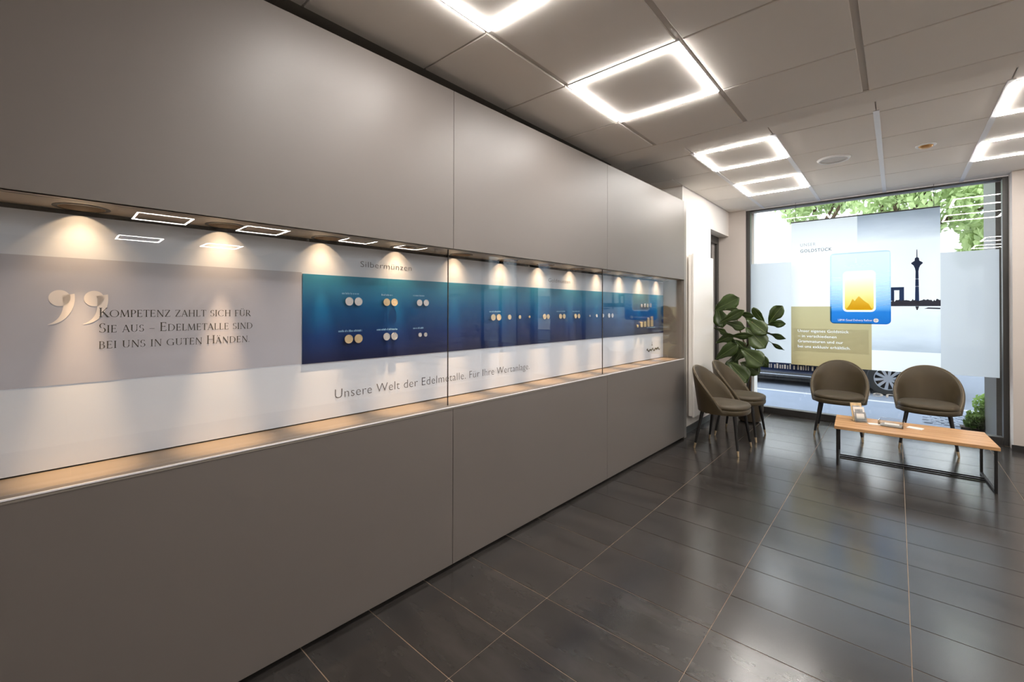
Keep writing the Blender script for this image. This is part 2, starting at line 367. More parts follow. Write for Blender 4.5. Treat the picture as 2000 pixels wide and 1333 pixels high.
# ------------------------------------------------------------------ serif capitals for the quotation
def serif_text(s):
    """returns polygons, advance; big capitals 1.0 high, small capitals 0.78"""
    TK, TN = 0.062, 0.024
    def seg(p, q, w):
        d = Vector((q[0]-p[0], q[1]-p[1])).normalized(); nx, ny = -d.y*w, d.x*w
        return [(p[0]+nx, p[1]+ny), (p[0]-nx, p[1]-ny), (q[0]-nx, q[1]-ny), (q[0]+nx, q[1]+ny)]
    def arc(cx, cy, rx, ry, a0, a1, n=20, k=1.0):
        o = []; P = []
        for i in range(n+1):
            a = math.radians(a0+(a1-a0)*i/n); w = TN+(TK-TN)*abs(math.cos(a))**1.5*k
            c, s_ = math.cos(a), math.sin(a)
            P.append(((cx+(rx+w)*c, cy+(ry+w*0.6)*s_), (cx+(rx-w)*c, cy+(ry-w*0.6)*s_)))
        for i in range(n): o.append([P[i][0], P[i][1], P[i+1][1], P[i+1][0]])
        return o
    st = lambda x, a=0, b=1, w=TK: [seg((x, a), (x, b), w)]
    sf = lambda x, y, w=0.12: [seg((x-w, y), (x+w, y), TN)]
    hb = lambda x0, x1, y: [seg((x0, y), (x1, y), TN)]
    G = {
     'A': ([seg((.06, 0), (.37, 1), TN), seg((.36, 1), (.70, 0), TK)]+hb(.17, .56, .34)+sf(.06, .02, .09)+sf(.70, .02, .11), .78),
     'B': (st(.14)+hb(.04, .32, .98)+hb(.1, .34, .53)+hb(.04, .34, .02)+arc(.32, .755, .17, .225, -90, 90)+arc(.34, .275, .22, .255, -90, 90), .66),
     'C': (arc(.46, .5, .40, .48, 50, 310)+st(.73, .80, .95, TN)+st(.73, .06, .2, TN), .86),
     'D': (st(.14)+hb(.04, .36, .98)+hb(.04, .36, .02)+arc(.36, .5, .42, .48, -90, 90), .90),
     'E': (st(.14)+hb(.04, .54, .98)+hb(.1, .46, .53)+hb(.04, .56, .02)+st(.54, .84, .98, TN)+st(.56, .02, .17, TN)+st(.46, .45, .6, TN), .66),
     'F': (st(.14)+hb(.04, .54, .98)+hb(.1, .46, .52)+sf(.14, .02)+st(.54, .84, .98, TN), .60),
     'G': (arc(.46, .5, .40, .48, 50, 315)+st(.76, .04, .42, TK*.9)+hb(.64, .88, .42)+st(.73, .80, .95, TN), .94),
     'H': (st(.14)+st(.70)+hb(.14, .70, .52)+sf(.14, .02)+sf(.14, .98)+sf(.70, .02)+sf(.70, .98), .86),
     'I': (st(.16)+sf(.16, .02)+sf(.16, .98), .33),
     'K': (st(.14)+[seg((.16, .42), (.60, .98), TN), seg((.30, .58), (.72, .0), TK)]+sf(.14, .02)+sf(.14, .98)+sf(.60, .98, .08)+sf(.74, .02, .09), .78),
     'L': (st(.14)+hb(.04, .54, .02)+sf(.14, .98)+st(.54, .02, .18, TN), .60),
     'M': ([seg((.10, 0), (.17, 1), TN), seg((.17, 1), (.50, .06), TK), seg((.50, .06), (.83, 1), TN), seg((.83, 1), (.90, 0), TK)]+sf(.10, .02, .09)+sf(.90, .02, .11), 1.03),
     'N': (st(.14, w=TN)+[seg((.14, 1), (.74, 0), TK)]+st(.74, w=TN)+sf(.14, .02, .09)+sf(.74, .98, .09), .88),
     'O': (arc(.49, .5, .42, .48, 0, 360, 32), .98),
     'P': (st(.14)+hb(.04, .34, .98)+hb(.1, .34, .46)+arc(.34, .72, .20, .26, -90, 90)+sf(.14, .02), .62),
     'R': (st(.14)+hb(.04, .34, .98)+hb(.1, .34, .48)+arc(.34, .73, .20, .25, -90, 90)+[seg((.34, .48), (.68, 0), TK)]+sf(.14, .02)+sf(.70, .02, .07), .74),
     'S': (arc(.28, .735, .19, .235, 40, 250, 14, .7)+arc(.28, .265, .21, .245, -140, 75, 14, .7)+st(.45, .8, .95, TN)+st(.07, .06, .2, TN), .56),
     'T': (st(.33)+hb(.02, .64, .98)+sf(.33, .02)+st(.03, .84, .98, TN)+st(.63, .84, .98, TN), .66),
     'U': (st(.14, .3, 1)+arc(.41, .32, .27, .30, 180, 360, 16, .8)+st(.68, .3, 1, TN)+sf(.14, .98)+sf(.68, .98, .09), .84),
     'Z': (hb(.05, .60, .98)+[seg((.58, .98), (.08, .02), TK)]+hb(.05, .62, .02)+st(.06, .84, .98, TN)+st(.62, .02, .17, TN), .70),
     '-': (hb(.06, .62, .40), .68), '.': ([seg((.08, .0), (.08, .1), .05)], .2)}
    G['Ü'] = (G['U'][0]+[seg((.29, 1.14), (.29, 1.24), .05), seg((.53, 1.14), (.53, 1.24), .05)], G['U'][1])
    G['Ä'] = (G['A'][0]+[seg((.25, 1.14), (.25, 1.24), .05), seg((.49, 1.14), (.49, 1.24), .05)], G['A'][1])
    x = 0; out = []
    for ch in s:
        if ch == ' ': x += .36; continue
        big = ch.isupper() or ch in '-.'
        k = 1.0 if ch.isupper() else .78
        pg, adv = G[ch.upper()]
        out += [[(x+a*k, b*k) for a, b in p] for p in pg]; x += adv*k+.05
    return out, x

# ================================================================== STRUCTURE
H1, H2 = 2.643, 2.777          # lower and raised ceiling
XR, YB = 7.6, -2.6             # far right wall, wall behind the camera
Y_STEP, Y_WIN = 3.40, 6.70
XL = -2.42                     # wall behind the built-in display
X_SIDE = -1.79                 # white side wall by the window
# ---- floor
floor = struct(box('floor', 'grout', (XL-.1, XR, YB, 6.98, -0.12, -0.0022)))
TA, TB, TX0, TY0, GJ = 0.65472, 0.30596, -1.26917, 1.08444, 0.0034
GC = 0.0046            # joints across the room are a little wider
tile_me = MB().box(GJ/2, TA-GJ/2, GC/2, TB-GC/2, -0.009, 0.0).mesh('floor_tile'); tile_me.materials.append(MATS['floor_tile'])
part_me = MB().box(GJ/2, TA-GJ/2, GC/2, Y_WIN+0.0-(TY0+18*TB)-.002, -0.009, 0.0).mesh('floor_tile'); part_me.materials.append(MATS['floor_tile'])
rest = MB()
for i in range(-2, 15):
    for j in range(-12, 19):
        x, y = TX0+i*TA, TY0+j*TB
        if -1 <= i <= 5 and j >= -8:
            o = bpy.data.objects.new('floor_tile', part_me if j == 18 else tile_me); COL.objects.link(o)
            o.parent = floor; o.location = (x, y, 0)
        else:
            x1 = min(x+TA-GJ/2, XR); x0 = max(x+GJ/2, XL); y0 = max(y+GJ/2, YB)
            y1 = (Y_WIN-.002 if j == 18 else y+TB-GJ/2)
            if x1 > x0 and y1 > y0: rest.box(x0, x1, y0, y1, -0.009, 0)
ro = rest.build('floor_bounce_field', 'floor_tile_bounce', floor); ro['kind'] = 'stuff'
# ---- ceiling (lower part, raised part) with panels
ceil = struct(MB().box(XL, XR, YB, Y_STEP, H1+.010, H1+.14).box(XL, XR, Y_STEP, 6.72, H2+.014, H2+.12).build('ceiling', 'ceiling_groove'))
M_ = 0.625; CX, CY = -1.379, 1.3996; FX, FY = -1.3538, 3.9762
lights_near = {(i, j) for i in (0, 4, 8, 12) for j in (-1, 1)}
def panel(b, nm='ceiling_panel', m='ceiling_panel'):
    return box(nm, m, b, ceil, bevel=0.0025, seg=1)
gy, gx = 0.014, 0.005          # half widths of the grooves
ne = [-1.845]+[CX+M_*i for i in range(0, 15)]
ny = [CY+M_*j for j in range(-6, 3)]+[3.205]
for i in range(len(ne)-1):
    for j in range(len(ny)-1):
        if (i-1, j-6) in lights_near: continue
        panel((ne[i]+(gy if i else 0), ne[i+1]-gy, ny[j]+gx, ny[j+1]-(gx if j < 8 else .004), H1, H1+.0098))
panel((-1.845, XR, 3.209, Y_STEP, H1, H1+.0098), 'ceiling_band', 'plaster_band')
fe = [X_SIDE+.004]+[FX+M_*i for i in range(0, 15)]
fy = [Y_STEP+.02]+[FY+M_*j for j in range(0, 5)]+[6.70]
lights_far = {(i, k) for i in (0, 3, 6, 9) for k in (0, 2)}
for i in range(len(fe)-1):
    for j in range(len(fy)-1):
        if (i-1, j-1) in lights_far: continue
        x0 = fe[i]+.003
        if i == 0 and j <= 1: x0 = XL
        if i == 0 and j == 2:
            panel((XL, X_SIDE, fy[j]+.004, 4.89, H2, H2+.013))
        panel((x0, fe[i+1]-.003, fy[j]+.004, fy[j+1]-.004, H2, H2+.013))
for i in range(0, 15):
    x = FX+M_*i
    box('ceiling_profile', 'profile_white', (x-.017, x+.017, 3.93, 6.70, H2-.005, H2+.013), ceil)
struct(box('trim_1', 'gap_shade_trim', (XL, -1.845, YB, Y_STEP-.005, H1+.002, H1+.0098)))
# ---- walls
struct(box('wall_left', 'wall_paint_dim', (XL-.12, XL, YB, 4.90, 0, 2.9)))
wr = struct(MB().box(XL-.12, X_SIDE, 4.90, 5.885, 0, 2.79).box(XL-.12, X_SIDE, 5.885, 6.68, 2.434, 2.79).build('wall_side', 'wall_paint_lit'))
struct(box('wall_right', 'wall_taupe', (XR, XR+.12, YB, 6.9, 0, 2.9)))
struct(box('wall_back', 'wall_paint_lit', (XL-.12, XR+.12, YB-.12, YB, 0, 2.9)))
PR = 0.862                      # right pier
struct(MB().box(-2.3, -1.572, 6.68, 6.96, 0, 2.90).build('wall_pier_left', 'wall_paint_dim'))
struct(MB().box(PR, 1.45, 6.53, 6.96, 0, 2.776).box(2.12, 2.46, 6.70, 6.96, 0, 2.776).box(3.60, XR, 6.70, 6.96, 0, 2.776).box(1.45, 2.12, 6.70, 6.96, 2.35, 2.776).build('wall_front', 'wall_paint_dim'))
struct(box('wall_lintel', 'wall_paint_dim', (-1.572, XR, 6.79, 6.96, 2.772, 2.90)))
struct(box('baseboard_left', 'baseboard_black', (X_SIDE, X_SIDE+.014, 4.905, 5.885, 0, .068)))
struct(box('baseboard_right', 'baseboard_black', (PR-.012, 1.46, 6.516, 6.53, 0, .062)))
# ---- windows
def window(nm, x0, x1, z1=2.772, base=.085, mull=()):
    w = bpy.data.objects.new(nm, None); COL.objects.link(w); struct(w); w.location = (0, 0, 0)
    box('window_frame', 'frame_dark', (x0, x0+.05, 6.715, 6.80, 0, z1), w, bevel=.003)
    box('window_frame', 'frame_dark', (x1-.042, x1, 6.715, 6.80, 0, z1), w, bevel=.003)
    box('window_frame', 'frame_dark', (x0+.05, x1-.042, 6.715, 6.80, z1-.022, z1), w, bevel=.003)
    box('window_sill', 'frame_dark', (x0+.05, x1-.042, 6.705, 6.80, 0, base), w, bevel=.004)
    for mx in mull: box('window_frame', 'frame_dark', (mx-.03, mx+.03, 6.715, 6.80, base, z1-.022), w, bevel=.003)
    ed = [x0+.05]+list(mull)+[x1-.042]
    for a, b in zip(ed[:-1], ed[1:]):
        box('window_pane', 'window_glass', (a, b, 6.752, 6.762, base, z1-.022), w)
    return w
win = window('window_1', -1.572, PR)
def filmsheet(x0, x1, z0, z1, w):
    return flat('frosted_film', [[(x0, z0), (x1, z0), (x1, z1), (x0, z1)]], 'frosted_film', w, 6.7495)
filmsheet(-1.52, -1.03, .69, 2.03, win); filmsheet(.36, .80, .69, 2.03, win)
win2 = window('window_2', 2.46, 3.60, mull=(3.0,)); filmsheet(2.51, 3.54, .69, 1.85, win2)
door2 = window('door_2', 1.45, 2.12, z1=2.35, base=.12)
tx = text('window_lettering', 'rhein', 'sign_white', win, -.385, .085, .37, .066, 6.747, thin=.0, mirror=True)
band = flat('window_band', [[(-1.515, .585), (-.62, .585), (-.62, .684), (-1.515, .684)]], 'window_navy', win, 6.7490)
rb = random.Random(4); tk = []; x_ = -1.36
while x_ < -.64:
    w_ = rb.choice((.010, .014, .020)); h_ = rb.choice((.05, .055, .065)); tk.append([(x_, .612), (x_+w_, .612), (x_+w_, .612+h_), (x_, .612+h_)]); x_ += w_+rb.choice((.012, .016, .03))
flat('band_lettering', tk, 'sign_white', band, 6.7482)['kind'] = 'stuff'
tx['label'] = 'white mirrored lettering on the window pane'
# ---- glazed door recessed in the side wall
dr = bpy.data.objects.new('door_1', None); COL.objects.link(dr); struct(dr)
MB().box(XL, -1.98, 5.80, 6.70, 0, 2.5).build('reveal_block', 'wall_paint_dim', dr)
MB().box(-1.98, -1.92, 6.60, 6.68, 0, 2.434).box(-1.98, -1.92, 5.885, 5.96, 0, 2.434).box(-1.98, -1.92, 5.96, 6.60, 2.33, 2.434).box(-1.98, -1.92, 5.96, 6.60, 0, .15).build('door_frame', 'frame_dark', dr, bevel=.003)
box('door_pane', 'door_blind', (-1.972, -1.955, 5.96, 6.60, .15, 2.33), dr)
box('door_bar', 'frame_dark', (-1.955, -1.94, 6.40, 6.425, .15, 2.33), dr)

# ================================================================== BUILT-IN DISPLAY
A0 = Vector((-1.814, 0.548, 0)); ANG = math.radians(90-1.2196)
FR = Matrix.Translation(A0) @ Matrix.Rotation(ANG, 4, 'Z')     # local: x along the wall, y into the wall, z up
def inframe(o, s=0, e=0, z=0):
    o.matrix_world = FR @ Matrix.Translation((s, e, z)); return o
seams = [-2.206, -0.599, 1.008, 2.615, 4.222]
NZ0, NZ1, CT = 0.866, 1.717, 2.572
names = ['far left, outside the picture edge', 'leftmost', 'middle', 'rightmost']
for k in range(4):
    s0, s1 = seams[k], seams[k+1]
    lab = ['taupe cabinet unit left of the quotation, beyond the first seam', 'wide taupe cabinet unit at the left around the quotation text',
           'taupe cabinet unit between the two seams in the middle', 'taupe cabinet unit at the right end beside the white radiator'][k]
    u = inframe(thing('cabinet_unit', lab, 'cabinet', group='display wall cabinet units'))
    box('upper_panel', 'cabinet_laminate', (s0+.0012, s1-.0012, 0, .02, NZ1, CT), u, bevel=.0012, seg=1)
    box('lower_panel', 'cabinet_laminate', (s0+.0012, s1-.0012, 0, .02, .022, NZ0-.012), u, bevel=.0012, seg=1)
    box('carcass', 'black_gap', (s0, s1, .0215, .5, NZ1+.17, CT-.004), u)
    box('carcass', 'black_gap', (s0, s1, .0215, .5, .022, NZ0-.03), u)
    box('plinth', 'black_gap', (s0, s1, .03, .5, 0.0005, .0215), u)
ep = inframe(tag(box('cabinet_end_panel', 'cabinet_edge', (4.2225, 4.285, 0.0, .52, .002, CT), bevel=.002), 'taupe end panel closing the display wall beside the white wall', 'cabinet panel'))
# ---- niche
niche = inframe(thing('display_niche', 'long glazed display niche with printed back panel in the taupe wall', 'showcase'))
S0, S1 = seams[0], 4.222
BE = 0.23
spots = [-1.204+0.4025*k for k in range(14)]
spots = [-0.4135+0.4038*k for k in range(-3, 12)]
spots = [s for s in spots if s > S0+.1 and s < S1-.05]
SE, HR = 0.160, 0.058
def soffit():
    b = MB(); cur = S0; e0, e1 = .0, BE+.02; hh = .068; n = 24
    for s in spots:
        b.add([(cur, e0, NZ1), (s-hh, e0, NZ1), (s-hh, e1, NZ1), (cur, e1, NZ1)], [(0, 1, 2, 3)])
        b.add([(s-hh, e0, NZ1), (s+hh, e0, NZ1), (s+hh, SE-hh, NZ1), (s-hh, SE-hh, NZ1)], [(0, 1, 2, 3)])
        b.add([(s-hh, SE+hh, NZ1), (s+hh, SE+hh, NZ1), (s+hh, e1, NZ1), (s-hh, e1, NZ1)], [(0, 1, 2, 3)])
        inn, out = [], []
        for k in range(n):
            a = 2*PI*k/n; c, d = math.cos(a), math.sin(a); q = hh/max(abs(c), abs(d))
            inn.append((s+HR*c, SE+HR*d, NZ1)); out.append((s+q*c, SE+q*d, NZ1))
        b.add(inn+out, [(k, (k+1) % n, n+(k+1) % n, n+k) for k in range(n)])
        cur = s+hh
    b.add([(cur, e0, NZ1), (S1, e0, NZ1), (S1, e1, NZ1), (cur, e1, NZ1)], [(0, 1, 2, 3)])
    me = b.mesh('soffit'); return link('soffit', me, 'soffit_board', niche)
soffit()
box('soffit_edge', 'cabinet_edge', (S0, S1, .0205, .026, NZ1+.0005, NZ1+.008), niche)
box('shelf', 'shelf_board', (S0, S1, .004, BE+.02, NZ0-.024, NZ0-.002), niche)
box('shelf_edge', 'profile_white', (S0, S1, -.002, .004, NZ0-.003, NZ0+.002), niche)
box('shelf_edge', 'cabinet_edge', (S0, S1, -.002, .004, NZ0-.0115, NZ0-.005), niche)
box('niche_end', 'cabinet_edge', (S1-.012, S1, .02, BE+.02, NZ0, NZ1), niche)
back = box('back_panel', 'print_white', (S0, S1-.012, BE, BE+.02, NZ0+.003, NZ1-.016), niche)
box('shadow_gap', 'black_gap', (S0, S1-.012, BE+.004, BE+.02, NZ1-.015, NZ1-.0005), niche)
BL = .309
flat('printed_band', [[(S0, 1.140), (BL-.003, 1.140), (BL-.003, 1.558), (S0, 1.558)]], 'print_grey', back, BE-.0006)
blue = box('blue_panel', 'print_blue', (BL, S1-.014, BE-.004, BE, 1.138, 1.552), niche)
# quotation
for (txt, x0, x1, zb) in (('Kompetenz zahlt sich für', -.367, .100, 1.360), ('Sie aus - Edelmetalle sind', -.367, .108, 1.307), ('bei uns in guten Händen.', -.367, .097, 1.252)):
    pg, w = serif_text(txt); k = (x1-x0)/w
    flat('quotation_line', [[(x0+a*k, zb+b*.0325) for a, b in p] for p in pg], 'ink_dark', back, BE-.0014)
def comma(x, z, h, w):
    # big closing quotation mark: round head, tail sweeping down to the left
    P = []
    for k in range(15):
        a = math.radians(-60+k*15); P.append((x+w*(.58+.42*math.cos(a)*.98), z+h*(.72+.28*math.sin(a))))
    P += [(x+w*.18, z+h*.66), (x+w*.30, z+h*.50), (x+w*.46, z+h*.40), (x+w*.52, z+h*.30), (x+w*.42, z+h*.16), (x+w*.20, z+h*.06), (x-w*.08, z), (x-w*.08, z-.003), (x+w*.35, z+h*.03), (x+w*.66, z+h*.14), (x+w*.88, z+h*.32), (x+w*.98, z+h*.52)]
    return P
def quote_mark(x, z, h, w):
    out = []; n = 22
    L, Rr = [], []
    for k in range(n+1):
        t = k/n; a = math.radians(200-230*t)
    pts = [(.06, .80, .06), (.12, .92, .10), (.30, .97, .14)]
    # head disc plus crescent tail, as strips
    cx, cz, r = x+w*.40, z+h*.76, w*.40
    out.append([(cx+r*math.cos(2*PI*k/24)*1.0, cz+h*.235*math.sin(2*PI*k/24)) for k in range(24)])
    prev = None
    for k in range(n+1):
        t = k/n; a = math.radians(10-100*t)
        ox, oz = x+w*(-.02+.98*math.cos(a)), z+h*(.76+.77*math.sin(a))
        ix, iz = x+w*(-.02+(.52+.46*t**1.6)*math.cos(a)), z+h*(.76+(.46+.30*t**1.2)*math.sin(a))
        if prev: out.append([prev[0], prev[1], (ix, iz), (ox, oz)])
        prev = ((ox, oz), (ix, iz))
    return out
flat('quotation_mark', quote_mark(-.486, 1.338, .113, .063), 'print_quote', back, BE-.0012)
flat('quotation_mark', quote_mark(-.404, 1.338, .113, .063), 'print_quote', back, BE-.0012)
text('heading_text', 'Silbermünzen', 'ink_grey', back, .593, .897, 1.604, .031, BE-.0014, thin=.012, space=1.05)
text('heading_text', 'Goldmünzen', 'ink_grey', back, 2.135, 2.42, 1.602, .031, BE-.0014, thin=.012, space=1.05)
text('slogan_text', 'Unsere Welt der Edelmetalle. Für Ihre Wertanlage.', 'ink_grey', back, .464, 1.912, .958, .048, BE-.0014, thin=.014, space=1.05)
# small logo bottom right: spire over a dark script
def script(x0, x1, z, a, n=40, w=.006):
    out = []; p = None
    for k in range(n+1):
        t = k/n; x = x0+(x1-x0)*t; zz = z+a*(.5*math.sin(t*31)+.35*math.sin(t*17+1))+a*.6*t
        ww = w*(.5+.5*abs(math.sin(t*23)))
        q = ((x, zz+ww), (x, zz-ww))
        if p: out.append([p[0], p[1], q[1], q[0]])
        p = q
    return out
flat('logo', script(3.80, 4.12, .962, .016, w=.011)+[[(3.925, 1.01), (3.935, 1.01), (3.931, 1.055), (3.929, 1.055)], [(3.915, 1.012), (3.945, 1.012), (3.945, 1.017), (3.915, 1.017)]], 'ink_dark', back, BE-.0014)
# captions: tiny pale print, too small to read
def caption(x0, x1, z, h=.010):
    b = []; x = x0; rr = random.Random(int(x0*1000))
    while x < x1:
        w = rr.choice((.003, .004, .006)); hh = h*rr.choice((.7, .7, 1.0))
        b.append([(x, z), (min(x+w, x1), z), (min(x+w, x1), z+hh), (x, z+hh)]); x += w+rr.choice((.0012, .0012, .004))
    flat('caption', b, 'ink_pale', blue, BE-.0048)
for c in ((.495, .583, 1.463), (.709, .776, 1.461), (.906, .982, 1.463), (.478, .600, 1.278), (.683, .806, 1.279), (.907, .976, 1.280)): caption(*c)
for c in ((1.50, 1.61, 1.372), (2.23, 2.35, 1.372), (2.45, 2.55, 1.372), (3.80, 4.0, 1.20)): caption(*c)
# glass panes in front
for k in range(4):
    a, b = seams[k], seams[k+1]
    box('glass_pane', 'showcase_glass', (a+.0015, b-.0015, .042, .050, NZ0-.001, NZ1+.0), niche)
for k in (1, 2, 3): box('glass_seam', 'can_dark', (seams[k]-.0014, seams[k]+.0014, .0425, .0495, NZ0, NZ1), niche)
# ---- spotlights in the niche soffit
rank = ['', '', '']
for idx, s in enumerate(spots):
    vis = idx-sum(1 for q in spots if q < -.6)
    if vis < 0: lab = 'round niche spotlight left of the quotation, beyond the picture edge'
    else: lab = ['round niche spotlight above the large quotation marks', 'round niche spotlight above the end of the quotation text', 'round niche spotlight above the left edge of the blue panel',
                 'round niche spotlight above the Silbermünzen heading', 'round niche spotlight at the first glass seam', 'sixth round niche spotlight from the left, right of the first glass seam',
                 'seventh round niche spotlight from the left, above the row of gold coins', 'eighth round niche spotlight from the left, by the Goldmünzen heading', 'ninth round niche spotlight from the left, just left of the second glass seam',
                 'tenth round niche spotlight from the left, right of the second glass seam', 'eleventh round niche spotlight from the left, last but one', 'last round niche spotlight at the right end of the niche'][vis]
    t = inframe(thing('niche_spotlight', lab, 'spotlight', group='spotlights in the niche soffit'), s, SE, NZ1)
    MB().lathe([(HR-.001, -.002), (HR+.011, -.002), (HR+.011, .0008), (HR-.001, .0008)], 28, close=True).build('trim_ring', 'lamp_ring', t, smooth='auto')
    MB().lathe([(HR, 0.0), (HR, .118), (.0005, .118)], 28).build('lamp_can', 'can_dark', t, smooth='auto') if False else None
    b = MB(); n = 28
    vsr = [(HR*math.cos(2*PI*k/n), HR*math.sin(2*PI*k/n), z) for z in (0.0, .095) for k in range(n)]
    b.add(vsr, [(k, (k+1) % n, n+(k+1) % n, n+k) for k in range(n)]+[tuple(range(n, 2*n))])
    link('lamp_can', b.mesh('lamp_can'), 'can_dark', t, smooth='auto')
    MB().lathe([(.022, .080), (.022, .090), (.0005, .090)], 20).build('lamp_lens', 'spot_lens', t)
    for en, size, bl in ((SPOT, 112, 1.0), (SPOT_MID, 72, 1.0), (SPOT_CORE, 25, 1.0)):
        ld = bpy.data.lights.new('spot_beam', 'SPOT'); ld.energy = en; ld.color = (1.0, 0.65, 0.35); ld.spot_size = math.radians(size); ld.spot_blend = bl; ld.shadow_soft_size = .006
        lo = bpy.data.objects.new('spot_beam', ld); COL.objects.link(lo); lo.parent = t; lo.location = (0, 0, .0625)
# ---- coins and bars on the blue panel
def coin_proto(r, m):
    b = MB().lathe([(r*.90, -.0105), (r*.94, -.012), (r, -.0115), (r, -.006), (r*.96, -.0055)], 28, axis='y')
    return b
def coin(s, z, d, m, lab, grp):
    r = d/2
    t = inframe(thing('coin', lab, 'coin', group=grp), s, BE-.004, z)
    MB().lathe([(r, -.0125), (r, -.0095), (r*.98, -.009)], 28, axis='y').build('coin_disc', m, t, smooth='auto')
    MB().lathe([(r*.86, -.0138), (r, -.0138), (r, -.0124), (r*.86, -.0124)], 28, axis='y', close=True).build('coin_rim', m, t, smooth='auto')
    # raised relief in the middle
    rr = random.Random(int(s*997)); P = []
    for k in range(14):
        a = 2*PI*k/14; q = r*(.30+.28*rr.random()); P.append((q*math.cos(a)*.8, q*math.sin(a)))
    flat('coin_relief', [P], m, t, -.0134, .0010)
    MB().lathe([(r*.35, -.0092), (r*.35, 0)], 12, axis='y').build('coin_mount', 'can_dark', t)
P1 = [('upper left', .527, .575, 1.428, .041, 'silver', 'silver'), ('upper middle', .734, .780, 1.427, .039, 'gold', 'warm-toned'), ('upper right', .941, .986, 1.427, .036, 'silver', 'bright silver'),
      ('lower left', .525, .576, 1.243, .043, 'gold', 'large golden'), ('lower middle', .734, .781, 1.246, .039, 'silver', 'silver'), ('lower right', .945, .983, 1.247, .023, 'silver', 'small silver')]
for nm, a, b, z, d, m, ad in P1:
    coin(a, z, d, m, f'{ad} coin, left one of the {nm} pair below Silbermünzen', 'coins under the heading Silbermünzen')
    coin(b, z, d, m, f'{ad} coin, right one of the {nm} pair below Silbermünzen', 'coins under the heading Silbermünzen')
row = [(1.525, .042), (1.578, .042), (1.683, .034), (1.789, .026), (1.894, .018), (2.069, .040), (2.112, .036), (2.269, .038), (2.317, .038), (2.477, .036), (2.525, .036), (2.692, .018), (2.802, .026), (2.909, .032), (3.011, .040), (3.071, .040)]
ordn = ['first', 'second', 'third', 'fourth', 'fifth', 'sixth', 'seventh', 'eighth', 'ninth', 'tenth', 'eleventh', 'twelfth', 'thirteenth', 'fourteenth', 'fifteenth', 'sixteenth']
for k, (s, d) in enumerate(row):
    coin(s, 1.338, d, 'gold' if k < 11 else 'silver', f'{ordn[k]} coin from the left in the single row right of the glass seam', 'coins in the long row')
def ingot(s, z0, w, h, m, lab, grp):
    o = MB().prism(rrect(-w/2, w/2, 0, h, w*.18), -.012, 0).build('gold_bar', m, None, bevel=.001, seg=1)
    inframe(tag(o, lab, 'gold bar', grp), s, BE-.0045, z0)
for k, (s, w, h) in enumerate(((3.576, .030, .026), (3.662, .046, .054), (3.738, .046, .056), (3.820, .046, .094), (3.902, .054, .108))):
    ingot(s, 1.214, w, h, 'gold', ['tiny gold bar at the left end of the lower bar row', 'short gold bar, second in the lower row of bars', 'short gold bar, third in the lower row of bars', 'tall gold bar, fourth in the lower row of bars', 'tallest gold bar at the right end of the lower row'][k], 'gold bars on the blue panel')
for k, (s, w, h) in enumerate(((3.665, .030, .030), (3.735, .032, .036), (3.80, .034, .036), (3.868, .040, .042))):
    ingot(s, 1.418, w, h, 'silver', ['small silver bar at the left of the upper bar row', 'small silver bar, second in the upper bar row', 'small silver bar, third in the upper bar row', 'small silver bar at the right of the upper bar row'][k], 'silver bars on the blue panel')

# ================================================================== CEILING LIGHTS
def led_frame(loc, lab, first=[None]):
    t = thing('led_frame_light', lab, 'ceiling light', loc, group='square LED frame lights in the ceiling')
    q, w = .304, .020
    if not first[0]:
        b = MB()
        for (x0, x1, y0, y1) in ((-q, q, -q, -q+w), (-q, q, q-w, q), (-q, -q+w, -q+w, q-w), (q-w, q, -q+w, q-w)): b.box(x0, x1, y0, y1, -.009, .004)
        me1 = b.mesh('light_strip'); me1.materials.append(MATS['led'])
        i = q-w-.004
        me2 = MB().box(-i, i, -i, i, -.002, .008).mesh('centre_panel'); me2.materials.append(MATS['ceiling_panel'])
        b = MB(); r = .3105
        for (x0, x1, y0, y1) in ((-r, r, -r, -q), (-r, r, q, r), (-r, -q, -q, q), (q, r, -q, q)): b.box(x0, x1, y0, y1, -.004, .008)
        me3 = b.mesh('rim'); me3.materials.append(MATS['profile_white'])
        first[0] = (me1, me2, me3)
    for nm, me in zip(('light_strip', 'centre_panel', 'rim'), first[0]):
        o = bpy.data.objects.new(nm, me); COL.objects.link(o); o.parent = t
    return t
near_lab = {(0, -1): 'square LED frame light cut by the top edge of the picture', (0, 1): 'largest whole square LED frame light in the lower ceiling'}
for (i, j) in sorted(lights_near):
    led_frame((CX+M_*(i+.5), CY+M_*(j+.5), H1+.001), near_lab.get((i, j), 'square LED frame light beyond the picture edges, elsewhere on the ceiling'))
far_lab = {(0, 0): 'square LED frame light at the front left of the raised ceiling', (0, 2): 'square LED frame light nearest the window at the left of the raised ceiling',
           (3, 0): 'square LED frame light at the right picture edge, farther from the window', (3, 2): 'square LED frame light at the right picture edge, nearer the window'}
for (i, k) in sorted(lights_far):
    led_frame((FX+M_*(i+.5), FY+M_*(k+.5), H2+.0005), far_lab.get((i, k), 'square LED frame light beyond the picture edges, elsewhere on the ceiling'))
sp = thing('ceiling_speaker', 'round white ceiling speaker left of the white ceiling profile', 'speaker', (-.43, 4.94, H2))
MB().lathe([(.104, -.012), (.116, -.014), (.127, 0.0), (.104, 0.0)], 40, close=True).build('speaker_rim', 'speaker_white', sp, smooth='auto')
MB().lathe([(.0005, -.004), (.103, -.004), (.103, 0)], 40).build('speaker_grille', 'speaker_mesh', sp)
de = thing('ceiling_detector', 'small brass-coloured detector with white ring on the raised ceiling', 'detector', (.186, 5.03, H2))
MB().lathe([(.050, -.010), (.066, -.008), (.066, 0), (.050, 0)], 32, close=True).build('detector_ring', 'speaker_white', de, smooth='auto')
